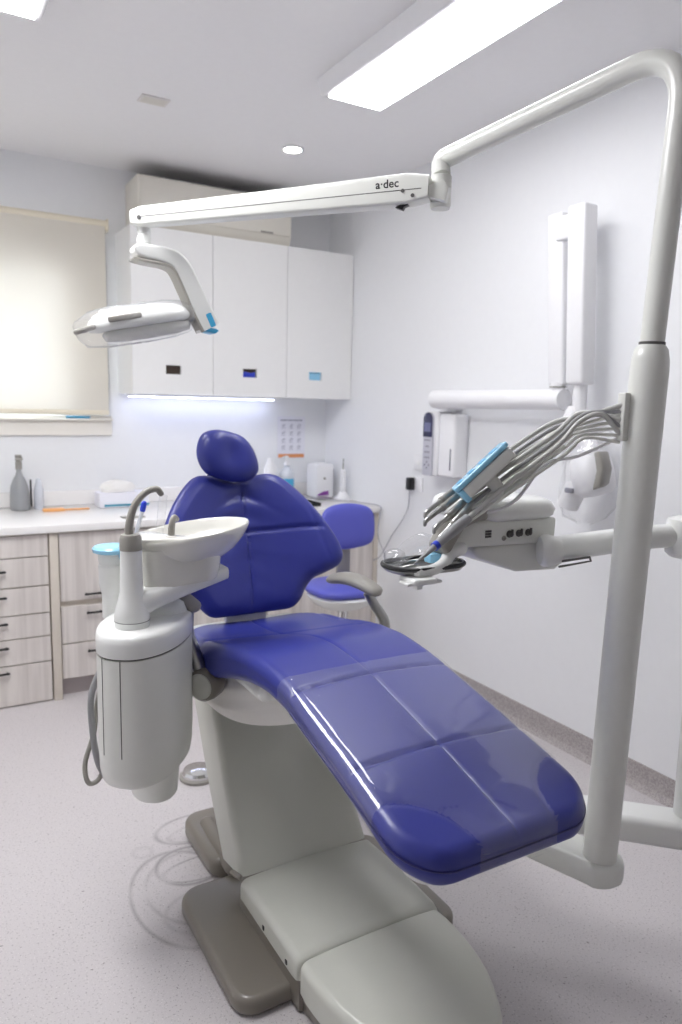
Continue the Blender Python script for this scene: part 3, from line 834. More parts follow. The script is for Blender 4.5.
# ============================================================ DENTAL LIGHT on its post
PX, PY = 1.378, 1.088
lt = thing('dental_light', 'dental operating light on a tall cream post and long jointed arm', 'dental light', (PX, PY, .45))
b = B(); tp = V(1.394, 1.068, 1.65)
prof0 = V(PX, PY, .446)
d = (tp - prof0); L = d.length
add_lathe(b, prof0, d, [(.0395, 0), (.0395, .01), (.0405, L - .06), (.0395, L - .035), (.035, L - .012), (.026, L)], 36); obj('lower_post', b, 'beige', lt)
b = B(); add_lathe(b, tp - d.normalized() * .004, d, [(.0275, 0), (.0275, .008)], 32); obj('post_ring', b, 'darkgrey', lt)
P_ = [tp, V(1.410, 1.050, 2.252), V(1.275, 1.690, 2.166), V(1.262, 1.665, 2.115)]
path = bend(P_[:3], .13, 16)[:-1] + bend([P_[1], P_[2], P_[3]], .035, 8)[1:]
b = B(); add_tube(b, path, .0255, 26); obj('upper_tube', b, 'beige', lt)
b = B(); add_lathe(b, (1.262, 1.665, 2.118), (0, 0, -1), [(.0265, 0), (.028, .002), (.028, .030), (.0268, .031), (.0268, .033), (.028, .034), (.028, .075), (.025, .084), (.001, .086)], 28); obj('elbow_joint', b, 'beige', lt)
# arm box, tapering
A0 = V(1.215, 1.650, 2.076); A1 = V(.605, 2.30, 2.045)
ad = (A1 - A0).normalized(); sd = ad.cross(V(0, 0, 1)).normalized()
b = B(); rings = []
N = 30
for i in range(N + 1):
    t_ = i / N; p = A0.lerp(A1, t_); h = .040 - .012 * t_; wd = .030 - .008 * t_
    if t_ < .06: p = p; s_ = .72 + .28 * (t_ / .06); h *= s_
    if i == N: h *= .8; wd *= .85
    rings.append([p + sd * a + V(0, 0, c) for a, c in rrect(-wd, -h, wd, h, [.014, .014, .008, .008], 4)])
skin(b, rings); arm = obj('spring_arm', b, 'beige', lt, smooth=40)
b = B()
for s_ in (1, -1):
    add_tube(b, [A0.lerp(A1, .02) + sd * s_ * .0295 + V(0, 0, -.006), A0.lerp(A1, .97) + sd * s_ * .0222 + V(0, 0, -.004)], .0012, 6)
obj('arm_seam', b, 'darkgrey', arm)
for sg in (-1, 1):
    for (q, o_, dz, rr_) in ((.075, .028, -.008, .005), (.045, .0285, -.022, .005), (.962, .0215, -.006, .006)):
        b = B(); p = A0.lerp(A1, q) + sd * (sg * o_) + V(0, 0, dz); add_tube(b, [p, p + sd * (sg * .0035)], rr_, 12); obj('screw', b, 'darkgrey', arm)
cs = -sd if (-sd).dot(-A0 + V(0, 0, 1.5)) > 0 else sd       # side that faces the camera
udir = (A0 - A1).normalized()
if udir.cross(V(0, 0, 1)).dot(cs) < 0: udir = -udir
text_part('lettering', 'a·dec', .030, A0.lerp(A1, .158) + cs * .0288 + V(0, 0, .0035), udir, (0, 0, 1), 'black', arm)
b = B(); add_prism(b, [(0, 0), (.03, .012), (.036, .004), (.025, 0), (.02, -.008)], A0.lerp(A1, .10) + V(0, 0, -.044) + cs * .018, udir, (0, 0, 1), -cs, .02, .001); obj('latch', b, 'black', arm)
b = B(); add_prism(b, [(0, -.016), (.055, -.034), (.062, .0), (.05, .02), (0, .01)], A0 + cs * .016 + V(0, 0, -.006) - udir * .01, udir, (0, 0, 1), -cs, .032, .004); obj('arm_yoke', b, 'beige', lt)
# lamp neck and bracket
hx, hyy = .634, 2.29
b = B(); add_lathe(b, (hx, hyy, 2.022), (0, 0, -1), [(.020, -.01), (.020, .02), (.018, .021), (.018, .030), (.021, .031), (.021, .048), (.019, .05), (.019, .062)], 28); obj('lamp_neck', b, 'beige2', lt)
cl = [(.598, 2.29, 1.950), (.64, 2.29, 1.945), (.700, 2.29, 1.939), (.738, 2.29, 1.918), (.770, 2.29, 1.860), (.800, 2.29, 1.795), (.832, 2.29, 1.738)]
def ribbon(P, wid, dep, name, m, par, off=0.0, taper=None):
    b = B(); Q = catmull(P, 6); rings = []; n = len(Q)
    for i, p in enumerate(Q):
        td = (Q[min(i + 1, n - 1)] - Q[max(i - 1, 0)]).normalized(); nn = V(-td.z, 0, td.x)
        e = min(i, n - 1 - i); s_ = 1 if e > 3 else math.sqrt(max(.08, 1 - ((3.5 - e) / 3.7) ** 2))
        w_ = (wid if taper is None else wid * (taper[0] + (taper[1] - taper[0]) * i / n)) * (s_ if i < 5 else 1)
        rings.append([p + nn * (a + off) + V(0, c, 0) for a, c in rrect(-w_, -dep, w_, dep, min(.010, w_ * .9, dep * .9), 4)])
    skin(b, rings); return obj(name, b, m, par, smooth=45)
ribbon(cl, .0315, .030, 'lamp_bracket', 'beige2', lt, .003, (.62, 1.12))
ribbon([(p[0], p[1], p[2] - .0) for p in cl], .005, .0315, 'bracket_trim', 'greyplastic', lt, -.0265)
b = B(); add_prism(b, rrect(-.022, -.008, .022, .010, .004), (.832, 2.2605, 1.762), (.42, 0, -.9), (.9, 0, .42), (0, -1, 0), .002); obj('bracket_sticker', b, 'cyan', lt, label='bright blue patch near the end of the bracket')
b = B(); add_prism(b, [(.800, 1.742), (.812, 1.728), (.850, 1.722), (.862, 1.732), (.852, 1.738)], (0, 2.262, 0), (1, 0, 0), (0, 0, 1), (0, 1, 0), .056, .003); obj('bracket_end_cap', b, 'cyan', lt, label='blue end of the bracket')
b = B(); add_tube(b, [(.800, 2.29, 1.772), (.758, 2.29, 1.765)], [.016, .014], 16); add_tube(b, [(.758, 2.29, 1.765), (.735, 2.29, 1.765)], .010, 14); obj('swivel_joint', b, 'greyplastic', lt)
# lamp head: lens-shaped shell, seen from its edge
tilt = Matrix.Rotation(math.radians(-12), 4, 'Y')
hc = V(.618, 2.30, 1.745)
def hp(a, c, h): 
    v = tilt @ V(a, c, h); return hc + v
b = B(); n = 48; rings = []
for (r, h) in [(.02, .046), (.5, .044), (.78, .036), (.93, .022), (1.0, .006), (1.0, -.004), (.96, -.012), (.85, -.016), (.02, -.016)]:
    rings.append([hp(.155 * r * math.copysign(abs(math.cos(2 * PI * k / n)) ** .8, math.cos(2 * PI * k / n)), .10 * r * math.copysign(abs(math.sin(2 * PI * k / n)) ** .8, math.sin(2 * PI * k / n)), h) for k in range(n)])
skin(b, rings); head = obj('lamp_head', b, 'beige2', lt, smooth=60)
b = B(); add_box(b, (-.115, -.101, .004), (-.015, -.088, .022), .006, 3)
for v in b.verts: v.co = hp(*v.co)
obj('head_slot', b, 'greyplastic', head)
b = B(); rings = []
for (r, h) in [(.9, -.017), (.95, -.026), (.9, -.044), (.6, -.052), (.02, -.054)]:
    rings.append([hp(.02 + .145 * r * math.cos(2 * PI * k / n), .085 * r * math.sin(2 * PI * k / n), h) for k in range(n)])
skin(b, rings); obj('light_lens', b, mat('frosted_lens', (226, 226, 222), .25, trans=.2), head, smooth=60)
b = B(); add_tube(b, [hp(-.15, -.05, .0), hp(-.185, -.02, -.004), hp(-.185, .02, -.004), hp(-.15, .05, .0)], .008, 12, smooth=6, round_ends=True); obj('lamp_handle', b, 'greyplastic', head)
# clear cover wrapped round the lamp head
b = B(); rr = random.Random(5); rings = []
m_ = 40
prof = [(.05, .052), (.55, .052), (.85, .044), (1.03, .026), (1.08, .008), (1.07, -.012), (1.02, -.034), (.92, -.052), (.6, -.060), (.05, -.062)]
for (r, h) in prof:
    rings.append([hp(.168 * r * (1 + rr.uniform(-.03, .03)) * math.cos(2 * PI * k / m_) + (-.012 if math.cos(2 * PI * k / m_) < 0 else 0) * r, .103 * r * (1 + rr.uniform(-.04, .04)) * math.sin(2 * PI * k / m_), h + rr.uniform(-.003, .003)) for k in range(m_)])
skin(b, rings)
obj('lamp_cover', b, 'film', smooth=25, label='crinkled clear plastic cover wrapped around the lamp head', cat='plastic cover')

# ============================================================ DELIVERY UNIT (to the right, over the patient)
du = thing('delivery_unit', 'cream dentist delivery unit on an arm, with control knobs and instrument holders', 'delivery unit', (1.735, 1.10, .38))
# lower bar from the mounting arm to its own post
b = B(); Q = catmull([(1.22, 1.66, .412), (1.36, 1.46, .412), (1.55, 1.262, .412), (1.715, 1.098, .412), (1.80, 1.015, .412)], 6); rings = []
for i, p in enumerate(Q):
    td = (Q[min(i + 1, len(Q) - 1)] - Q[max(i - 1, 0)]).normalized(); sd2 = td.cross(V(0, 0, 1)).normalized()
    rings.append([p + sd2 * a + V(0, 0, c) for a, c in rrect(-.052, -.037, .052, .037, .018, 5)])
skin(b, rings); obj('swing_bar', b, 'beige2', du, smooth=50)
b = B(); add_tube(b, [(1.735, 1.10, .43), (1.735, 1.10, 1.30)], .038, 30, round_ends=True); obj('rear_post', b, 'beige2', du)
b = B(); add_lathe(b, (1.668, 1.135, 1.150), (0, 0, 1), [(.034, -.004), (.046, .006), (.050, .03), (.050, .070), (.044, .092), (.02, .10)], 30); add_tube(b, [(1.668, 1.135, 1.2), (1.735, 1.10, 1.2)], .034, 20); obj('post_elbow', b, 'beige2', du)
b = B(); add_tube(b, [(1.668, 1.135, 1.202), (1.55, 1.185, 1.195), (1.30, 1.222, 1.178)], [.029, .030, .031], 26); obj('swing_arm', b, 'beige2', du)
b = B(); add_lathe(b, (1.275, 1.218, 1.178), V(-.9, .5, .0), [(.028, -.03), (.036, -.012), (.039, .0), (.038, .010), (.032, .018), (.001, .021)], 30); obj('arm_end_cap', b, 'beige2', du)
b = B(); add_tube(b, [(1.29, 1.183, 1.158), (1.38, 1.183, 1.160), (1.385, 1.183, 1.150), (1.28, 1.183, 1.146)], .003, 8); obj('arm_slot', b, 'darkgrey', du)
# lower box of the unit
b = B(); add_prism(b, [(1.085, 1.194), (1.28, 1.194), (1.385, 1.18), (1.395, 1.160), (1.38, 1.136), (1.345, 1.118), (1.22, 1.124), (1.10, 1.166), (1.086, 1.178)], (0, 1.255, 0), (1, 0, 0), (0, 0, 1), (0, 1, 0), .17, .008, 3); obj('lower_housing', b, 'beige', du)
# main control head
b = B(); add_prism(b, [(1.015, 1.205), (1.06, 1.196), (1.31, 1.190), (1.328, 1.198), (1.330, 1.250), (1.06, 1.256), (1.045, 1.25)], (0, 1.245, 0), (1, 0, 0), (0, 0, 1), (0, 1, 0), .09, .008, 3); hd = obj('control_head', b, 'beige', du)
b = B(); rings = []
for (ins, z) in [(.012, 1.249), (.0, 1.257), (-.004, 1.272), (.004, 1.288), (.02, 1.296), (.06, 1.298)]:
    rings.append([V(a, c, z) for a, c in rrect(1.095 + ins * .4, 1.235 + ins, 1.335 - ins, 1.46 - ins, max(.01, .05 - ins * .5), 8)])
skin(b, rings); obj('top_tray_pad', b, 'beige2', du, smooth=60)
b = B(); add_prism(b, [(.968, 1.206), (.990, 1.182), (1.005, 1.205), (1.033, 1.243), (1.075, 1.258), (1.100, 1.258), (1.100, 1.290), (1.055, 1.288), (1.015, 1.272), (.988, 1.240)], (0, 1.226, 0), (1, 0, 0), (0, 0, 1), (0, 1, 0), .055, .010, 4); obj('grey_grip', b, 'greyplastic', du, label='taupe grey grip')
b = B(); add_prism(b, [(.985, 1.200), (1.00, 1.186), (1.07, 1.196), (1.07, 1.254), (1.035, 1.240), (1.005, 1.205)], (0, 1.25, 0), (1, 0, 0), (0, 0, 1), (0, 1, 0), .05, .006, 3); obj('head_corner', b, 'beige', du)
for i, x in enumerate((1.178, 1.207, 1.236)):
    b = B(); add_lathe(b, (x, 1.246, 1.220), (0, -1, 0), [(.0085, 0), (.0085, .003), (.006, .003), (.006, .010), (.004, .011), (.001, .011)], 18); add_box(b, (x - .0015, 1.232, 1.220), (x + .0015, 1.237, 1.232)); obj('knob', b, 'darkgrey', hd)
b = B(); add_lathe(b, (1.162, 1.246, 1.211), (0, -1, 0), [(.006, 0), (.006, .002), (.0035, .002), (.0035, .006), (.001, .006)], 16); obj('screw_knob', b, 'greyplastic', hd)
b = B()
for i in range(3):
    for j in range(3): add_box(b, (1.106 + i * .006, 1.2425, 1.216 + j * .006), (1.1105 + i * .006, 1.246, 1.2205 + j * .006))
obj('vent_grid', b, 'darkgrey', hd)
# arm holding the tray, and the tray
b = B(); add_tube(b, [(1.04, 1.25, 1.196), (1.005, 1.24, 1.190), (.975, 1.225, 1.172), (.94, 1.22, 1.162), (.905, 1.22, 1.161)], [.016, .015, .013, .012, .012], 16, smooth=6, round_ends=True); obj('tray_arm', b, 'beige2', du)
b = B(); add_box(b, (.875, 1.19, 1.138), (.935, 1.25, 1.152), .006, 3); add_box(b, (.865, 1.20, 1.137), (.955, 1.235, 1.144), .003); add_box(b, (.888, 1.20, 1.128), (.904, 1.22, 1.138), .003); obj('tray_clamp', b, 'beige2', du)
tr = thing('instrument_tray', 'oval steel instrument tray with dark rim in front of the delivery unit', 'tray', (.945, 1.27, 1.153))
b = B(); oo = rrect(.862, 1.215, 1.048, 1.325, .05, 8)
cxy = V(.955, 1.27, 0)
def sc_ring(o, s, z): return [V(cxy.x + (a - cxy.x) * s, cxy.y + (c - cxy.y) * s, z) for a, c in o]
skin(b, [sc_ring(oo, .95, 1.154), sc_ring(oo, 1.0, 1.158), sc_ring(oo, 1.01, 1.172), sc_ring(oo, .99, 1.172), sc_ring(oo, .96, 1.160), sc_ring(oo, .5, 1.159)]); obj('tray_dish', b, 'steel', tr)
b = B(); ring = sc_ring(oo, 1.012, 1.166); add_tube(b, ring + [ring[0]], .0052, 8); obj('tray_rim', b, 'black', tr)
for i, (x, y, a, lab) in enumerate(((.90, 1.25, .3, 'steel hand instrument lying nearest the left end of the tray'), (.96, 1.295, .1, 'steel hand instrument lying across the middle of the tray'), (1.01, 1.27, -.5, 'steel hand instrument near the right end of the tray'))):
    b = B(); d_ = V(math.cos(a), math.sin(a), 0) * .035; c_ = V(x, y, 1.168)
    add_tube(b, [c_ - d_ - V(0, 0, .003), c_ - d_ * .8, c_ + d_ * .8, c_ + d_ + V(0, 0, .004)], [.0012, .003, .003, .0012], 8); obj('hand_instrument', b, 'steel', label=lab, cat='dental instrument', group='hand instruments on the tray')
b = B(); add_lathe(b, (.892, 1.29, 1.162), (0, 0, 1), [(.018, 0), (.024, .018), (.022, .03), (.012, .036), (.001, .037)], 20); obj('clear_cup', b, 'film', label='small clear plastic dish on the left end of the tray', cat='cup', smooth=60)
b = B(); add_box(b, (.955, 1.245, 1.1695), (.985, 1.27, 1.190), .003); obj('blue_pad', b, 'lblue', label='small pale blue pad on the tray beneath the instrument tips', cat='pad')
b = B(); add_tube(b, [(.905, 1.30, 1.17), (.94, 1.31, 1.19), (.98, 1.305, 1.205), (1.03, 1.31, 1.19)], [.014, .020, .022, .012], 12, smooth=4, round_ends=True); obj('clear_wrap', b, 'film', label='crumpled clear film lying on the right half of the tray', cat='plastic film')
# touch pad in blue film
tc_ = thing('control_keypad', 'slanted control keypad wrapped in light blue film above the delivery unit', 'keypad', (1.06, 1.25, 1.29))
kn = V(-.55, .45, .70).normalized(); ku = V(.60, -.35, .70); ku = (ku - kn * ku.dot(kn)).normalized(); kw = kn.cross(ku); kc = V(1.074, 1.225, 1.368)
b = B(); add_prism(b, rrect(-.072, -.045, .072, .045, .012), kc - kn * .020, ku, kw, kn, .026, .004, 3); obj('keypad_body', b, 'beige', tc_)
b = B(); add_prism(b, rrect(-.075, -.048, .075, .048, .014), kc + kn * .007, ku, kw, kn, .012, .004, 3); obj('blue_film', b, 'lblue', tc_, label='light blue protective film on the keypad face')
b = B(); add_prism(b, rrect(-.074, -.047, -.059, .047, .006), kc - kn * .024, ku, kw, kn, .030, .003, 2); obj('film_fold', b, 'lblue', tc_, label='light blue film folded round the lower edge')
b = B()
for i in range(4): add_prism(b, rrect(-.06 + i * .032, -.03, -.044 + i * .032, .03, .004), kc + kn * .019, ku, kw, kn, .0012)
obj('keypad_keys', b, 'cyan', tc_)
b = B(); add_tube(b, [kc - kn * .018, kc - kn * .045 + V(.0, 0, -.01), (1.10, 1.26, 1.288)], [.016, .014, .014], 14, smooth=4); obj('keypad_stem', b, 'beige', tc_)

# handpieces in their holders, hoses whipping up to the post
hpd = [
    ((.872, 1.190, 1.187), (1.020, 1.205, 1.272), 0.0, 'grey pointed handpiece nearest the camera, tip resting over the tray'),
    ((.962, 1.225, 1.230), (1.045, 1.225, 1.298), .02, 'second handpiece from the camera in the holder'),
    ((.965, 1.245, 1.248), (1.055, 1.245, 1.312), .04, 'middle handpiece of the row, in a clear sheath'),
    ((.955, 1.265, 1.262), (1.065, 1.265, 1.328), .06, 'fourth handpiece from the camera in the holder'),
    ((.970, 1.285, 1.276), (1.075, 1.285, 1.340), .08, 'handpiece furthest from the camera in the row')]
PA = V(1.338, 1.088, 1.485)     # where the hoses enter the post
for i, (tip, be, dy, lab) in enumerate(hpd):
    tip, be = V(*tip), V(*be); d_ = (be - tip)
    h = thing('dental_handpiece', lab, 'handpiece', tuple(be), 'handpieces on the delivery unit')
    b = B()
    if i == 0: add_tube(b, [tip, tip.lerp(be, .35), tip.lerp(be, .42), tip.lerp(be, .75), be], [.002, .0065, .0095, .0125, .010], 16)
    else: add_tube(b, [tip + V(-.004, 0, -.010), tip, tip.lerp(be, .25), tip.lerp(be, .5), be], [.0038, .0055, .0052, .0085, .0075], 14, smooth=3, round_ends=True)
    obj('handle', b, 'hosedk' if i == 0 else 'steel', h, label='tapered grey metal body')
    b = B(); add_tube(b, [tip.lerp(be, .36), tip.lerp(be, .42)], .0098 if i == 0 else .0088, 16); obj('collar', b, 'royal' if i == 0 else 'greyplastic', h)
    W0 = V(1.222 + .007 * i, 1.155 + dy * .7, 1.428 + .011 * i)     # point on the straight bundle
    e = PA + V(0, 0, -.030 + .016 * i)
    b = B(); add_tube(b, [be, be.lerp(W0, .5) + V(0, 0, .004), W0, V(1.262 + .006 * i, 1.135 + dy * .5, 1.480 + .008 * (i % 3)), V(1.30, 1.11 + dy * .3, 1.497 + .005 * (i % 2)), e], .0045 if i % 2 else .0055, 12, smooth=8)
    obj('hose', b, ('hose', 'hosedk', 'hose', 'hosedk', 'hose')[i], h)
    W1 = W0 + V(.012, -.01, -.020)
    b = B(); add_tube(b, [be + V(0, 0, -.010), be.lerp(W1, .5) + V(0, 0, -.004), W1, V(1.27, 1.125 + dy * .4, 1.445 + .006 * i), e + V(0, 0, -.018)], .0036, 10, smooth=8); obj('return_hose', b, 'beige', h)
for i, dy in enumerate((0, .018, .036, .054, .072)):
    s_ = V(1.075 + .010 * i, 1.232 + dy, 1.276); e_ = V(1.245 + .008 * i, 1.160 + dy * .8, 1.424 + .009 * i)
    b = B(); add_tube(b, [s_, e_], [.0066, .0055], 12, round_ends=True); obj('instrument_whip', b, 'beige', du)
b = B(); add_prism(b, rrect(-.018, -.060, .0, .045, .004), (PX - .026, PY - .01, 1.50), (1, 0, 0), (0, 0, 1), (0, 1, 0), .02, .002); obj('hose_port', b, 'beige', lt)
b = B(); add_tube(b, [(1.06, 1.25, 1.264), (1.14, 1.20, 1.300), (1.20, 1.17, 1.385), (1.27, 1.14, 1.405), (1.335, 1.095, 1.445)], .004, 10, smooth=8); obj('supply_tube', b, 'whitepl', du)

# ============================================================ CUSPIDOR UNIT (left)
CU = V(.529, 1.945, 0)
cu = thing('cuspidor_unit', 'cream cuspidor unit with rinse bowl, hanging at the left of the dental chair', 'cuspidor', (.517, 1.955, .44))
ldir = V(.61, .79, 0).normalized()       # long axis of the oval body
def oval(sc, z, a=.185, c=.109, off=0.0, n=56, e=.9):
    wdir = V(-ldir.y, ldir.x, 0); out = []
    for k in range(n):
        q = 2 * PI * k / n; cx_, sy_ = math.cos(q), math.sin(q)
        out.append(V(CU.x, CU.y, z) + ldir * (a * sc * math.copysign(abs(cx_) ** e, cx_)) + wdir * (c * sc * math.copysign(abs(sy_) ** e, sy_)))
    return out
b = B(); skin(b, [oval(.60, .498), oval(.84, .502), oval(.94, .515), oval(.985, .545), oval(1.0, .60), oval(1.0, .70), oval(1.0, .858)]); body = obj('body_shell', b, 'beige', cu, smooth=50)
b = B(); skin(b, [oval(.985, .859), oval(.985, .862)]); obj('body_gap', b, 'darkgrey', cu)
b = B(); skin(b, [oval(1.0, .863), oval(1.01, .868), oval(1.012, .898), oval(1.0, .911), oval(.97, .919), oval(.88, .923), oval(.3, .925)]); top = obj('top_cap', b, 'beige2', cu, smooth=50)
b = B()
for q in (math.radians(156), math.radians(182)):
    wdir = V(-ldir.y, ldir.x, 0); cx_, sy_ = math.cos(q), math.sin(q)
    p = V(CU.x, CU.y, 0) + ldir * (.185 * math.copysign(abs(cx_) ** .9, cx_)) + wdir * (.109 * math.copysign(abs(sy_) ** .9, sy_))
    add_tube(b, [p + V(0, 0, .60), p + V(0, 0, .858)], .0012, 6)
obj('panel_seam', b, 'darkgrey', body)
b = B(); add_lathe(b, (.545, 1.945, .510), (0, 0, -1), [(.082, 0), (.079, .05), (.074, .092), (.066, .102), (.001, .104)], 32, 1.0, .85); obj('drain_cup', b, 'beige', cu)
b = B(); add_box(b, (.628, 2.00, .60), (.650, 2.03, .625), .003); obj('side_button', b, 'greyplastic', cu)
# raised rear dome on the cap
b = B(); add_lathe(b, (.578, 2.005, .905), (0, 0, 1), [(.086, 0), (.084, .025), (.075, .042), (.05, .054), (.001, .058)], 36, 1.0, 1.0); obj('cap_dome', b, 'beige2', cu, smooth=60)
# stem, collar and gooseneck
sx_, sy_ = .473, 1.875
b = B(); add_lathe(b, (sx_, sy_, .905), (0, 0, 1), [(.045, 0), (.044, .035), (.045, .036), (.044, .055), (.036, .085), (.030, .11), (.027, .22)], 34); obj('stem', b, 'beige2', cu, smooth=50)
b = B(); add_lathe(b, (sx_, sy_, .9395), (0, 0, 1), [(.0455, 0), (.0455, .0015)], 34); obj('stem_gap', b, 'darkgrey', cu)
b = B(); add_lathe(b, (sx_, sy_, 1.125), (0, 0, 1), [(.0285, 0), (.0275, .03), (.024, .040), (.012, .042)], 28); obj('stem_collar', b, 'greyplastic', cu)
b = B(); add_tube(b, [(sx_ - .004, sy_, 1.155), (sx_ - .002, sy_, 1.195), (sx_ + .012, sy_, 1.24), (sx_ + .040, sy_, 1.272), (sx_ + .068, sy_, 1.280), (sx_ + .080, sy_, 1.268)], [.0115, .0105, .0095, .009, .0085, .008], 16, smooth=6, round_ends=True); obj('cup_filler_spout', b, 'greyplastic', cu)
# arm that carries the bowl
b = B(); P = [V(.472, 1.885, .972), V(.53, 1.90, .990), V(.62, 1.93, 1.008), V(.745, 1.955, 1.034)]; Q = catmull(P, 6); rings = []
for i, p in enumerate(Q):
    t_ = i / (len(Q) - 1); wd = .040 + .030 * t_; h = .036 - .020 * t_
    rings.append([p + V(.35 * a * 0, a, 0) + V(0, 0, c) for a, c in rrect(-wd, -h, wd, h, h * .7, 4)])
skin(b, rings); obj('bowl_arm', b, 'beige2', cu, smooth=50)
# pedestal block under the bowl
b = B(); rings = []
for (s_, z) in [(.90, 1.018), (.95, 1.024), (.97, 1.05), (1.0, 1.10), (1.0, 1.118)]:
    rings.append([V(.595 + (a - .595) * s_, c, z + (a - .595) * .06) for a, c in rrect(.505, 1.865, .735, 2.04, .06, 8)])
skin(b, rings); obj('bowl_pedestal', b, 'porcelain', cu, smooth=50)
# bowl: deep oval basin with a flat deck by the spout
BC = V(.650, 1.955, 1.138)
def bowl_ring(sa, z, n=64, shift=0.0):
    out = []
    for k in range(n):
        q = 2 * PI * k / n; a = .178 if math.cos(q) > 0 else .155; c_ = .125
        out.append(V(BC.x + shift + a * sa * math.cos(q), BC.y + c_ * sa * math.sin(q), z + .022 * (sa * math.cos(q))))
    return out
b = B(); skin(b, [bowl_ring(.30, 1.060, shift=.01), bowl_ring(.55, 1.066, shift=.005), bowl_ring(.78, 1.090), bowl_ring(.92, 1.118), bowl_ring(.99, 1.142), bowl_ring(1.0, 1.150), bowl_ring(.985, 1.154), bowl_ring(.955, 1.150), bowl_ring(.90, 1.130), bowl_ring(.75, 1.105), bowl_ring(.5, 1.088), bowl_ring(.2, 1.080)]); obj('rinse_bowl', b, 'porcelain', cu, smooth=60)
b = B(); add_prism(b, [(.500, 1.90), (.60, 1.855), (.665, 1.86), (.60, 1.93), (.575, 2.00), (.53, 2.02), (.495, 1.97)], (0, 0, 1.120), (1, 0, 0), (0, 1, 0), (.0, 0, 1), .028, .008, 3); obj('bowl_deck', b, 'porcelain', cu)
b = B(); add_tube(b, [(.587, 1.90, 1.145), (.589, 1.90, 1.18), (.597, 1.905, 1.198), (.606, 1.91, 1.192)], [.009, .009, .008, .007], 14, smooth=5, round_ends=True); obj('bowl_rinse_spout', b, 'greyplastic', cu)
b = B(); add_lathe(b, (.587, 1.90, 1.144), (0, 0, 1), [(.016, 0), (.015, .005), (.009, .007)], 20); obj('spout_base', b, 'porcelain', cu)
# hoses that loop down at the left
b = B(); add_tube(b, [(.42, 2.00, .78), (.392, 2.01, .70), (.392, 2.01, .60), (.405, 2.01, .50), (.43, 2.0, .455), (.455, 2.0, .47), (.44, 2.0, .52)], .009, 12, smooth=8); obj('waste_hose', b, 'hosedk', cu)
b = B(); add_tube(b, [(.43, 2.02, .76), (.41, 2.03, .66), (.40, 2.03, .58), (.372, 2.02, .50), (.378, 2.01, .445), (.41, 2.01, .455), (.425, 2.0, .54)], .007, 12, smooth=8); obj('water_hose', b, 'greyplastic', cu)
# solids collector behind with a light blue cover
t = thing('suction_canister', 'white cylinder with a light blue film lid behind the cuspidor stem', 'canister', (.466, 2.06, .9))
b = B(); add_lathe(b, (.466, 2.06, .90), (0, 0, 1), [(.028, 0), (.028, .07), (.030, .072), (.036, .10), (.036, .15), (.034, .152), (.034, .158), (.036, .16), (.037, .185)], 28); obj('cylinder', b, 'beige2', t)
b = B(); add_lathe(b, (.466, 2.06, 1.084), (0, 0, 1), [(.040, 0), (.050, .004), (.052, .014), (.046, .020), (.001, .022)], 32); obj('lid', b, 'lblue', t)
b = B(); add_prism(b, [(0, 0), (.02, 0), (.016, -.03), (.006, -.034)], (.475, 2.02, 1.09), (1, 0, 0), (0, 0, 1), (0, -1, 0), .002); obj('lid_flap', b, 'lblue', t)
# saliva ejector
t = thing('saliva_ejector', 'thin clear tube with a dark blue tip standing beside the grey spout', 'saliva ejector', (.545, 2.03, 1.13))
b = B(); add_tube(b, [(.520, 2.03, 1.085), (.530, 2.03, 1.15), (.548, 2.03, 1.208)], .0055, 12); obj('tube', b, 'glassy', t)
b = B(); add_tube(b, [(.547, 2.03, 1.205), (.551, 2.03, 1.222)], .008, 12, round_ends=True); obj('tip', b, 'royal', t)
b = B(); add_tube(b, [(.575, 2.06, 1.02), (.60, 2.06, 1.12), (.615, 2.06, 1.24)], .012, 12, smooth=4); obj('sheath_tube', b, 'film', label='upright clear sheath behind the rinse bowl against the blue backrest', cat='plastic sheath')

# ============================================================ OPERATOR STOOL
sx0, sy0 = 1.92, 3.28
st_ = thing('operator_stool', 'blue operator stool with low backrest beside the worktop in the corner', 'stool', (sx0, sy0, 0))
b = B(); pillow(b, [(-.155, -.09), (-.06, -.112), (.06, -.112), (.15, -.085), (.165, .0), (.145, .085), (.07, .118), (-.05, .122), (-.135, .09), (-.165, .0)], (0, 0), .035, .03, lambda u, v, w_: V(sx0 - .005 + u, sy0 - .06 - .5 * u * u - w_, .888 + v), rings=20, n=60, p=4)
obj('stool_backrest', b, 'stool', st_, smooth=60)
b = B(); add_box(b, (sx0 - .035, sy0 - .03, .62), (sx0 + .045, sy0 - .015, .87), .006); obj('back_bracket', b, 'greyplastic', st_)
b = B(); pillow(b, [(-.18, -.10), (-.10, -.18), (.07, -.19), (.155, -.12), (.17, .03), (.13, .15), (0, .18), (-.14, .14), (-.19, .03)], (0, 0), .035, .035, lambda u, v, w_: V(sx0 - .045 + u, sy0 - .10 + v, .585 + w_), rings=20, n=60, p=4)
obj('stool_seat', b, 'stool', st_, smooth=60)
b = B(); add_lathe(b, (sx0 - .05, sy0 - .12, .48), (0, 0, 1), [(.04, 0), (.11, .012), (.16, .04), (.185, .075), (.17, .083)], 32); obj('seat_pan', b, 'beige2', st_)
b = B(); add_tube(b, [(sx0 - .05, sy0 - .12, .10), (sx0 - .05, sy0 - .12, .48)], .024, 20); obj('gas_lift', b, 'chrome', st_)
b = B(); add_lathe(b, (sx0 - .05, sy0 - .12, .06), (0, 0, 1), [(.045, 0), (.045, .05), (.03, .06)], 24); obj('base_hub', b, 'steel', st_)
b = B(); add_tube(b, [(sx0 + .06, sy0 - .10, .54), (sx0 + .09, sy0 - .16, .52)], .006, 8); add_sphere(b, (sx0 + .09, sy0 - .16, .52), .013, seg=12); obj('height_lever', b, 'black', st_)
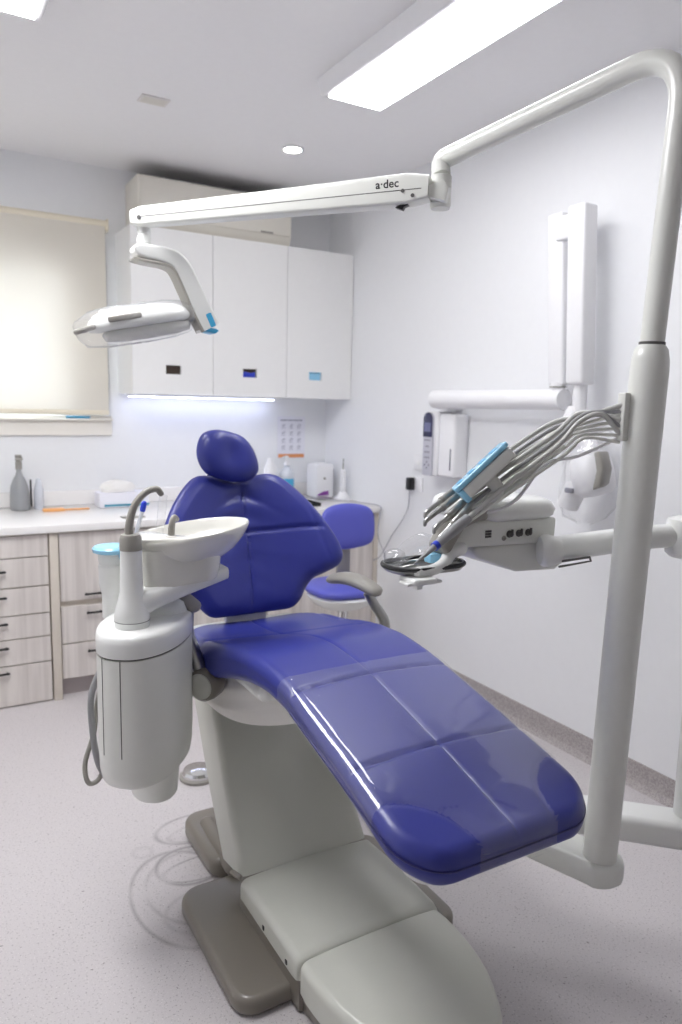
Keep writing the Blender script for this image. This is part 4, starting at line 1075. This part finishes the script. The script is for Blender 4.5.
for k in range(5):
    a = 2 * PI * k / 5 + .3; d_ = V(math.cos(a), math.sin(a), 0); c_ = V(sx0 - .05, sy0 - .12, 0)
    b = B(); add_tube(b, [c_ + d_ * .03 + V(0, 0, .09), c_ + d_ * .23 + V(0, 0, .065)], [.018, .013], 10); lg = obj('leg', b, 'steel', st_)
    b = B(); add_lathe(b, c_ + d_ * .23 + V(0, 0, .027) - V(-d_.y, d_.x, 0) * .012, V(-d_.y, d_.x, 0), [(.001, 0), (.024, 0), (.027, .004), (.027, .020), (.024, .024), (.001, .024)], 18); add_tube(b, [c_ + d_ * .225 + V(0, 0, .03), c_ + d_ * .225 + V(0, 0, .066)], .006, 8); obj('castor', b, 'black', lg)

# ============================================================ X-RAY ARM on the right wall
xr = thing('xray_unit', 'white wall mounted x-ray unit with a folded scissor arm', 'x-ray unit', (2.44, 2.7, 1.3))
b = B(); add_tube(b, [(2.372, 3.08, 1.552), (2.372, 2.225, 1.552)], .044, 30, round_ends=False); obj('extension_arm', b, 'whitepl', xr)
b = B(); add_lathe(b, (2.372, 3.09, 1.552), (0, 1, 0), [(.044, -.02), (.046, -.01), (.046, .02), (.034, .034), (.001, .036)], 26); add_box(b, (2.372, 3.00, 1.50), (2.4835, 3.10, 1.60), .01, 3); obj('arm_mount', b, 'whitepl', xr)
def leaning(lo, hi, lean, bev):
    b = B(); add_box(b, lo, hi, bev, 3)
    for v in b.verts: v.co.y += lean * (v.co.z - lo[2]) / (hi[2] - lo[2])
    return b
obj('rear_link', leaning((2.360, 2.228, 1.612), (2.402, 2.312, 2.318), .06, .010), 'whitepl', xr)
obj('front_link', leaning((2.318, 2.088, 1.612), (2.398, 2.178, 2.318), .045, .012), 'whitepl', xr)
obj('top_hinge', leaning((2.35, 2.20, 2.20), (2.395, 2.31, 2.30), .005, .010), 'whitepl', xr)
b = B(); add_tube(b, [(2.378, 2.268, 1.585), (2.378, 2.268, 1.625)], .030, 24); obj('rear_pivot', b, 'whitepl', xr)
b = B(); add_tube(b, [(2.36, 2.13, 1.50), (2.36, 2.13, 1.625)], .028, 24); obj('front_pivot', b, 'whitepl', xr)
b = B(); add_lathe(b, (2.378, 2.268, 1.603), (0, 0, 1), [(.0365, 0), (.0365, .004)], 24); obj('pivot_ring', b, 'greyplastic', xr)
b = B(); Q = [(2.36, 2.15, 1.52), (2.345, 2.155, 1.46), (2.33, 2.10, 1.415), (2.32, 2.03, 1.37), (2.31, 1.99, 1.31)]
add_tube(b, Q, [.030, .034, .04, .034, .028], 20, smooth=5); obj('yoke', b, 'whitepl', xr)
b = B(); add_lathe(b, (2.34, 2.02, 1.255), V(0, .35, 1), [(.02, -.085), (.060, -.08), (.078, -.06), (.085, 0), (.080, .06), (.06, .085), (.02, .092)], 32); obj('tube_head', b, 'whitepl', xr, smooth=60)
b = B(); add_lathe(b, (2.33, 2.09, 1.20), V(0, .5, -1), [(.045, 0), (.045, .09), (.041, .09), (.041, .01)], 28); obj('cone', b, 'whitepl', xr)
b = B(); add_prism(b, [(0, -.07), (.035, -.05), (.045, .02), (.02, .085), (-.005, .08), (.015, .01)], (2.275, 1.965, 1.27), (0, -1, 0), (0, 0, 1), (1, 0, 0), .06, .008, 3); obj('head_trim', b, 'greyplastic', xr, label='grey curved side trim of the tube head')
b = B(); add_box(b, (2.262, 2.05, 1.18), (2.275, 2.09, 1.20), .003); obj('head_display', b, 'btn', xr)
# clear bag over the head
b = B(); rr = random.Random(9); rings = []; m_ = 30
for (r, z, dy) in [(.045, 1.44, .02), (.08, 1.41, .01), (.105, 1.35, 0), (.110, 1.27, 0), (.108, 1.20, .01), (.100, 1.13, .02), (.078, 1.08, .03), (.03, 1.055, .035)]:
    rings.append([V(2.355 + r * (1 + rr.uniform(-.12, .12)) * math.cos(2 * PI * k / m_), 2.03 + dy + r * 1.15 * (1 + rr.uniform(-.10, .10)) * math.sin(2 * PI * k / m_), z + rr.uniform(-.008, .008)) for k in range(m_)])
skin(b, rings, cap=False); obj('xray_head_bag', b, 'film', smooth=30, label='crinkled clear plastic bag over the x-ray tube head', cat='plastic cover')

# control box with handset on the wall
cb = thing('xray_control_box', 'white wall box under the x-ray arm with a silver and navy keypad on its end', 'control box', (2.44, 3.12, 1.14))
b = B(); add_box(b, (2.385, 2.955, 1.150), (2.483, 3.085, 1.478), .016, 4); cbx = obj('box', b, 'whitepl', cb)
b = B(); add_box(b, (2.380, 3.086, 1.15), (2.483, 3.20, 1.49), .010, 3); obj('handset_cradle', b, 'whitepl', cb)
hs = B(); add_prism(hs, rrect(-.0, 0, .080, .335, [.038, .038, .008, .008], 8), (2.379, 3.194, 1.150), (0, -1, 0), (0, 0, 1), (-1, 0, 0), .012, .003, 2); hs = obj('keypad', hs, mat('silver_panel', (190, 190, 200), .35), cb)
b = B(); add_prism(b, rrect(.001, .205, .079, .334, [.037, .037, .002, .002], 8), (2.367, 3.194, 1.150), (0, -1, 0), (0, 0, 1), (-1, 0, 0), .002, .0005); obj('display_panel', b, 'navy', hs)
b = B(); add_box(b, (2.3635, 3.127, 1.382), (2.3655, 3.182, 1.430)); obj('screen', b, 'screen', hs)
b = B()
for (r, z) in ((4, 1.338), (2, 1.305), (3, 1.275), (3, 1.246)):
    for k in range(r): yy = 3.154 - (k - (r - 1) / 2) * (.016 if r < 4 else .014); add_box(b, (2.365, yy - .0045, z - .0045), (2.3672, yy + .0045, z + .0045), .001)
for (yy, z) in ((3.154, 1.222), (3.154, 1.190), (3.172, 1.206), (3.136, 1.206)): add_box(b, (2.365, yy - .005, z - .005), (2.3672, yy + .005, z + .005), .001)
obj('keys', b, 'btn', hs)
b = B(); add_box(b, (2.383, 2.975, 1.19), (2.386, 2.983, 1.30)); obj('side_mark', b, 'btn', cb)
# switch plate and socket with black adapter
b = B(); add_box(b, (2.474, 3.33, 1.155), (2.4835, 3.42, 1.245), .003); sw = obj('switch_plate', b, 'whitepl', label='small white switch plate on the wall just left of the x-ray control box', cat='switch')
b = B(); add_box(b, (2.470, 3.36, 1.185), (2.4745, 3.39, 1.21), .001); obj('rocker', b, 'white', sw)
b = B(); add_box(b, (2.474, 3.33, 1.035), (2.4835, 3.45, 1.115), .003); obj('wall_socket', b, 'whitepl', label='white wall socket holding the black plug adapter', cat='socket')
pa = thing('plug_adapter', 'black plug adapter in the wall socket with a thin grey cord', 'plug adapter', (2.44, 3.435, 1.04))
b = B(); add_box(b, (2.435, 3.395, 1.040), (2.4735, 3.440, 1.112), .008, 3); obj('adapter_body', b, 'black', pa)
b = B(); add_tube(b, [(2.452, 3.418, 1.042), (2.452, 3.43, .93), (2.455, 3.50, .84), (2.46, 3.60, .74), (2.455, 3.655, .66), (2.44, 3.69, .60), (2.43, 3.74, .57)], .0035, 8, smooth=8); obj('adapter_cord', b, 'cord', pa)
b = B(); add_tube(b, [(2.20, 4.30, .906), (2.33, 4.10, .906), (2.44, 3.92, .906), (2.465, 3.748, .905), (2.468, 3.742, .86), (2.45, 3.735, .76), (2.462, 3.735, .69), (2.474, 3.70, .63), (2.476, 3.67, .55)], .0035, 8, smooth=8); obj('trailing_cable', b, 'cord', label='thin grey cord trailing across the worktop corner and down beside the cabinet', cat='cord')

# ============================================================ THINGS ON THE WORKTOP
ZT = .9005
t = thing('spray_bottle', 'grey tapered spray bottle at the left end of the worktop', 'bottle', (.50, 4.37, ZT))
b = B(); add_lathe(b, (.50, 4.37, ZT), (0, 0, 1), [(.066, 0), (.072, .008), (.072, .08), (.064, .13), (.044, .170), (.026, .19), (.018, .21), (.018, .225)], 28, 1, .7); obj('bottle_body', b, mat('grey_bottle', (150, 152, 154), .35), t)
b = B(); add_lathe(b, (.50, 4.37, ZT + .224), (0, 0, 1), [(.017, 0), (.017, .04), (.013, .045), (.013, .065), (.018, .068), (.018, .078), (.001, .08)], 20); add_box(b, (.48, 4.345, ZT + .272), (.52, 4.36, ZT + .29), .004); obj('nozzle', b, 'greyplastic', t)
b = B(); add_box(b, (.548, 4.326, ZT + .02), (.558, 4.333, ZT + .17), .002); obj('dark_stripe', b, 'black', t)
b = B(); add_lathe(b, (.596, 4.36, ZT), (0, 0, 1), [(.030, 0), (.032, .01), (.032, .11), (.018, .15), (.012, .17), (.001, .171)], 24, 1, .8); obj('small_bottle', b, 'glassy', label='small pale bottle right beside the grey spray bottle', cat='bottle')
b = B(); add_box(b, (.60, 4.22, ZT), (.71, 4.28, ZT + .014), .004); add_box(b, (.70, 4.24, ZT + .001), (.845, 4.255, ZT + .010), .003); obj('orange_scraper', b, 'orange', label='flat orange tool lying on the worktop right of the grey bottle', cat='tool')
t = thing('tissue_box', 'white tissue box with a teal stripe on the worktop behind the spout', 'tissue box', (1.04, 4.33, ZT))
b = B(); add_box(b, (.905, 4.26, ZT), (1.185, 4.40, ZT + .085), .004); obj('carton', b, 'paper', t)
b = B(); add_box(b, (.93, 4.2575, ZT + .008), (1.185, 4.2597, ZT + .020)); obj('stripe', b, 'teal', t, label='teal stripe along the bottom edge')
b = B(); rr = random.Random(2); rings = []
for (r, z) in [(.09, .084), (.10, .11), (.085, .135), (.04, .15), (.005, .152)]:
    rings.append([V(1.02 + r * (1 + rr.uniform(-.1, .12)) * math.cos(2 * PI * k / 18), 4.33 + r * .45 * math.sin(2 * PI * k / 18) * (1 + rr.uniform(-.2, .2)), ZT + z + rr.uniform(-.006, .006)) for k in range(18)])
skin(b, rings); obj('tissue', b, 'cloth', t)
b = B(); add_box(b, (.20, 4.0, ZT), (.348, 4.10, ZT + .02), .003); obj('blue_box', b, 'lblue', label='pale blue item at the left edge of the worktop', cat='box')
b = B(); add_box(b, (.93, 3.84, ZT), (1.05, 3.90, ZT + .006), .003); obj('flat_packet', b, 'greyplastic', label='small flat grey packet near the front edge of the worktop', cat='packet')
# pump bottle, black pot, dispenser, tooth model, dark tray
t = thing('sanitizer_bottle', 'clear pump bottle with bright blue gel near the poster', 'bottle', (2.075, 4.25, ZT))
b = B(); add_lathe(b, (2.075, 4.25, ZT), (0, 0, 1), [(.045, 0), (.048, .01), (.048, .17), (.03, .20), (.018, .21), (.018, .225)], 26); bo = obj('clear_body', b, 'glassy', t)
b = B(); add_lathe(b, (2.075, 4.25, ZT + .03), (0, 0, 1), [(.0485, 0), (.0492, .01), (.0492, .10), (.0485, .11)], 26); obj('blue_gel', b, 'cyan', bo)
b = B(); add_lathe(b, (2.075, 4.25, ZT + .222), (0, 0, 1), [(.018, 0), (.018, .02), (.007, .022), (.007, .05), (.014, .052), (.012, .062)], 18); add_tube(b, [(2.075, 4.25, ZT + .28), (2.035, 4.23, ZT + .276)], .005, 8); obj('pump', b, 'whitepl', t)
b = B(); add_lathe(b, (2.0, 4.33, ZT), (0, 0, 1), [(.028, 0), (.028, .15), (.031, .152), (.031, .185), (.001, .187)], 22); obj('dark_pot', b, 'darkgrey', label='small dark grey pot left of the blue gel pump bottle', cat='pot')
b = B(); add_lathe(b, (1.96, 4.25, ZT), (0, 0, 1), [(.04, 0), (.042, .01), (.042, .2), (.02, .25), (.02, .27), (.001, .272)], 22); obj('white_bottle', b, 'whitepl', label='white bottle behind the edge of the blue headrest', cat='bottle')
t = thing('paper_dispenser', 'upright white dispenser box on the worktop in the corner', 'dispenser', (2.36, 4.32, ZT))
b = B(); add_box(b, (2.295, 4.25, ZT), (2.425, 4.40, ZT + .225), .012, 3); obj('casing', b, 'whitepl', t)
b = B(); add_lathe(b, (2.355, 4.2495, ZT + .13), (0, -1, 0), [(.001, 0), (.009, 0), (.009, .002), (.001, .003)], 16); obj('button', b, 'greyplastic', t)
b = B(); add_prism(b, [(0, 0), (.09, .0), (.09, .03), (.05, .025)], (2.295, 4.2455, ZT + .018), (1, 0, 0), (0, 0, 1), (0, 1, 0), .003); obj('purple_card', b, 'purple', t, label='purple slanted card in the opening')
b = B(); add_lathe(b, (2.32, 4.19, ZT), (0, 0, 1), [(.05, 0), (.055, .006), (.055, .010), (.04, .012)], 24); obj('steel_dish', b, 'steel', label='small round dish in front of the white dispenser', cat='dish')
t = thing('phone', 'white cordless phone handset upright on its base near the right wall', 'phone', (2.43, 4.12, ZT))
b = B(); add_lathe(b, (2.42, 4.12, ZT), (0, 0, 1), [(.055, 0), (.055, .012), (.035, .035), (.022, .05)], 24); obj('phone_base', b, 'whitepl', t)
b = B(); add_box(b, (2.405, 4.105, ZT + .03), (2.435, 4.135, ZT + .20), .008, 3); obj('handset', b, 'whitepl', t)
b = B(); add_tube(b, [(2.42, 4.12, ZT + .20), (2.42, 4.12, ZT + .27)], .004, 8); obj('antenna', b, 'greyplastic', t)
t = thing('black_tray', 'shallow black tray at the front of the worktop beside the backrest', 'tray', (2.02, 4.0, ZT))
b = B(); add_box(b, (1.93, 3.90, ZT), (2.14, 4.12, ZT + .006), .002); add_box(b, (1.93, 3.90, ZT), (1.936, 4.12, ZT + .02)); add_box(b, (2.134, 3.90, ZT), (2.14, 4.12, ZT + .02)); add_box(b, (1.93, 3.90, ZT), (2.14, 3.906, ZT + .02)); add_box(b, (1.93, 4.114, ZT), (2.14, 4.12, ZT + .02)); obj('tray_shell', b, 'black', t)
b = B(); add_box(b, (1.95, 3.92, ZT + .007), (2.12, 4.10, ZT + .012), .002); obj('tray_liner', b, 'darkgrey', t)
# hygiene poster
pt = thing('poster', 'white instruction poster with small sketches and an orange strip', 'poster', (2.215, 4.478, 1.15))
PXa, PXb, PZa, PZb = 2.115, 2.320, 1.150, 1.432
box('sheet', (PXa, YB - .0035, PZa), (PXb, YB - .001, PZb), 'paper', pt)
box('orange_strip', (PXa + .006, YB - .0045, PZa + .006), (PXb - .006, YB - .0036, PZa + .030), 'ploor', pt)
b = B()
for k, (a, c) in enumerate(((0, .05), (.055, .085), (.09, .13), (.135, .16))): add_box(b, (PXa + .022 + a, YB - .0045, PZb - .030), (PXa + .022 + c, YB - .0036, PZb - .022))
obj('heading', b, 'ink', pt)
b = B(); rr = random.Random(4)
for i in range(3):
    for j in range(4):
        cx_ = PXa + .045 + i * .058; cz_ = PZb - .062 - j * .047
        add_tube(b, [V(cx_ + .013 * math.cos(a_) * rr.uniform(.6, 1.1), YB - .0042, cz_ + .010 * math.sin(a_) * rr.uniform(.6, 1.1)) for a_ in [2 * PI * k / 9 for k in range(9)]], .0012, 5)
        add_tube(b, [V(cx_ - .014, YB - .0042, cz_ - .008), V(cx_ + .010, YB - .0042, cz_ + .006)], .0014, 5)
        add_box(b, (cx_ - .018, YB - .0045, cz_ - .019), (cx_ + .012, YB - .0036, cz_ - .0165))
obj('sketches', b, 'ink', pt)
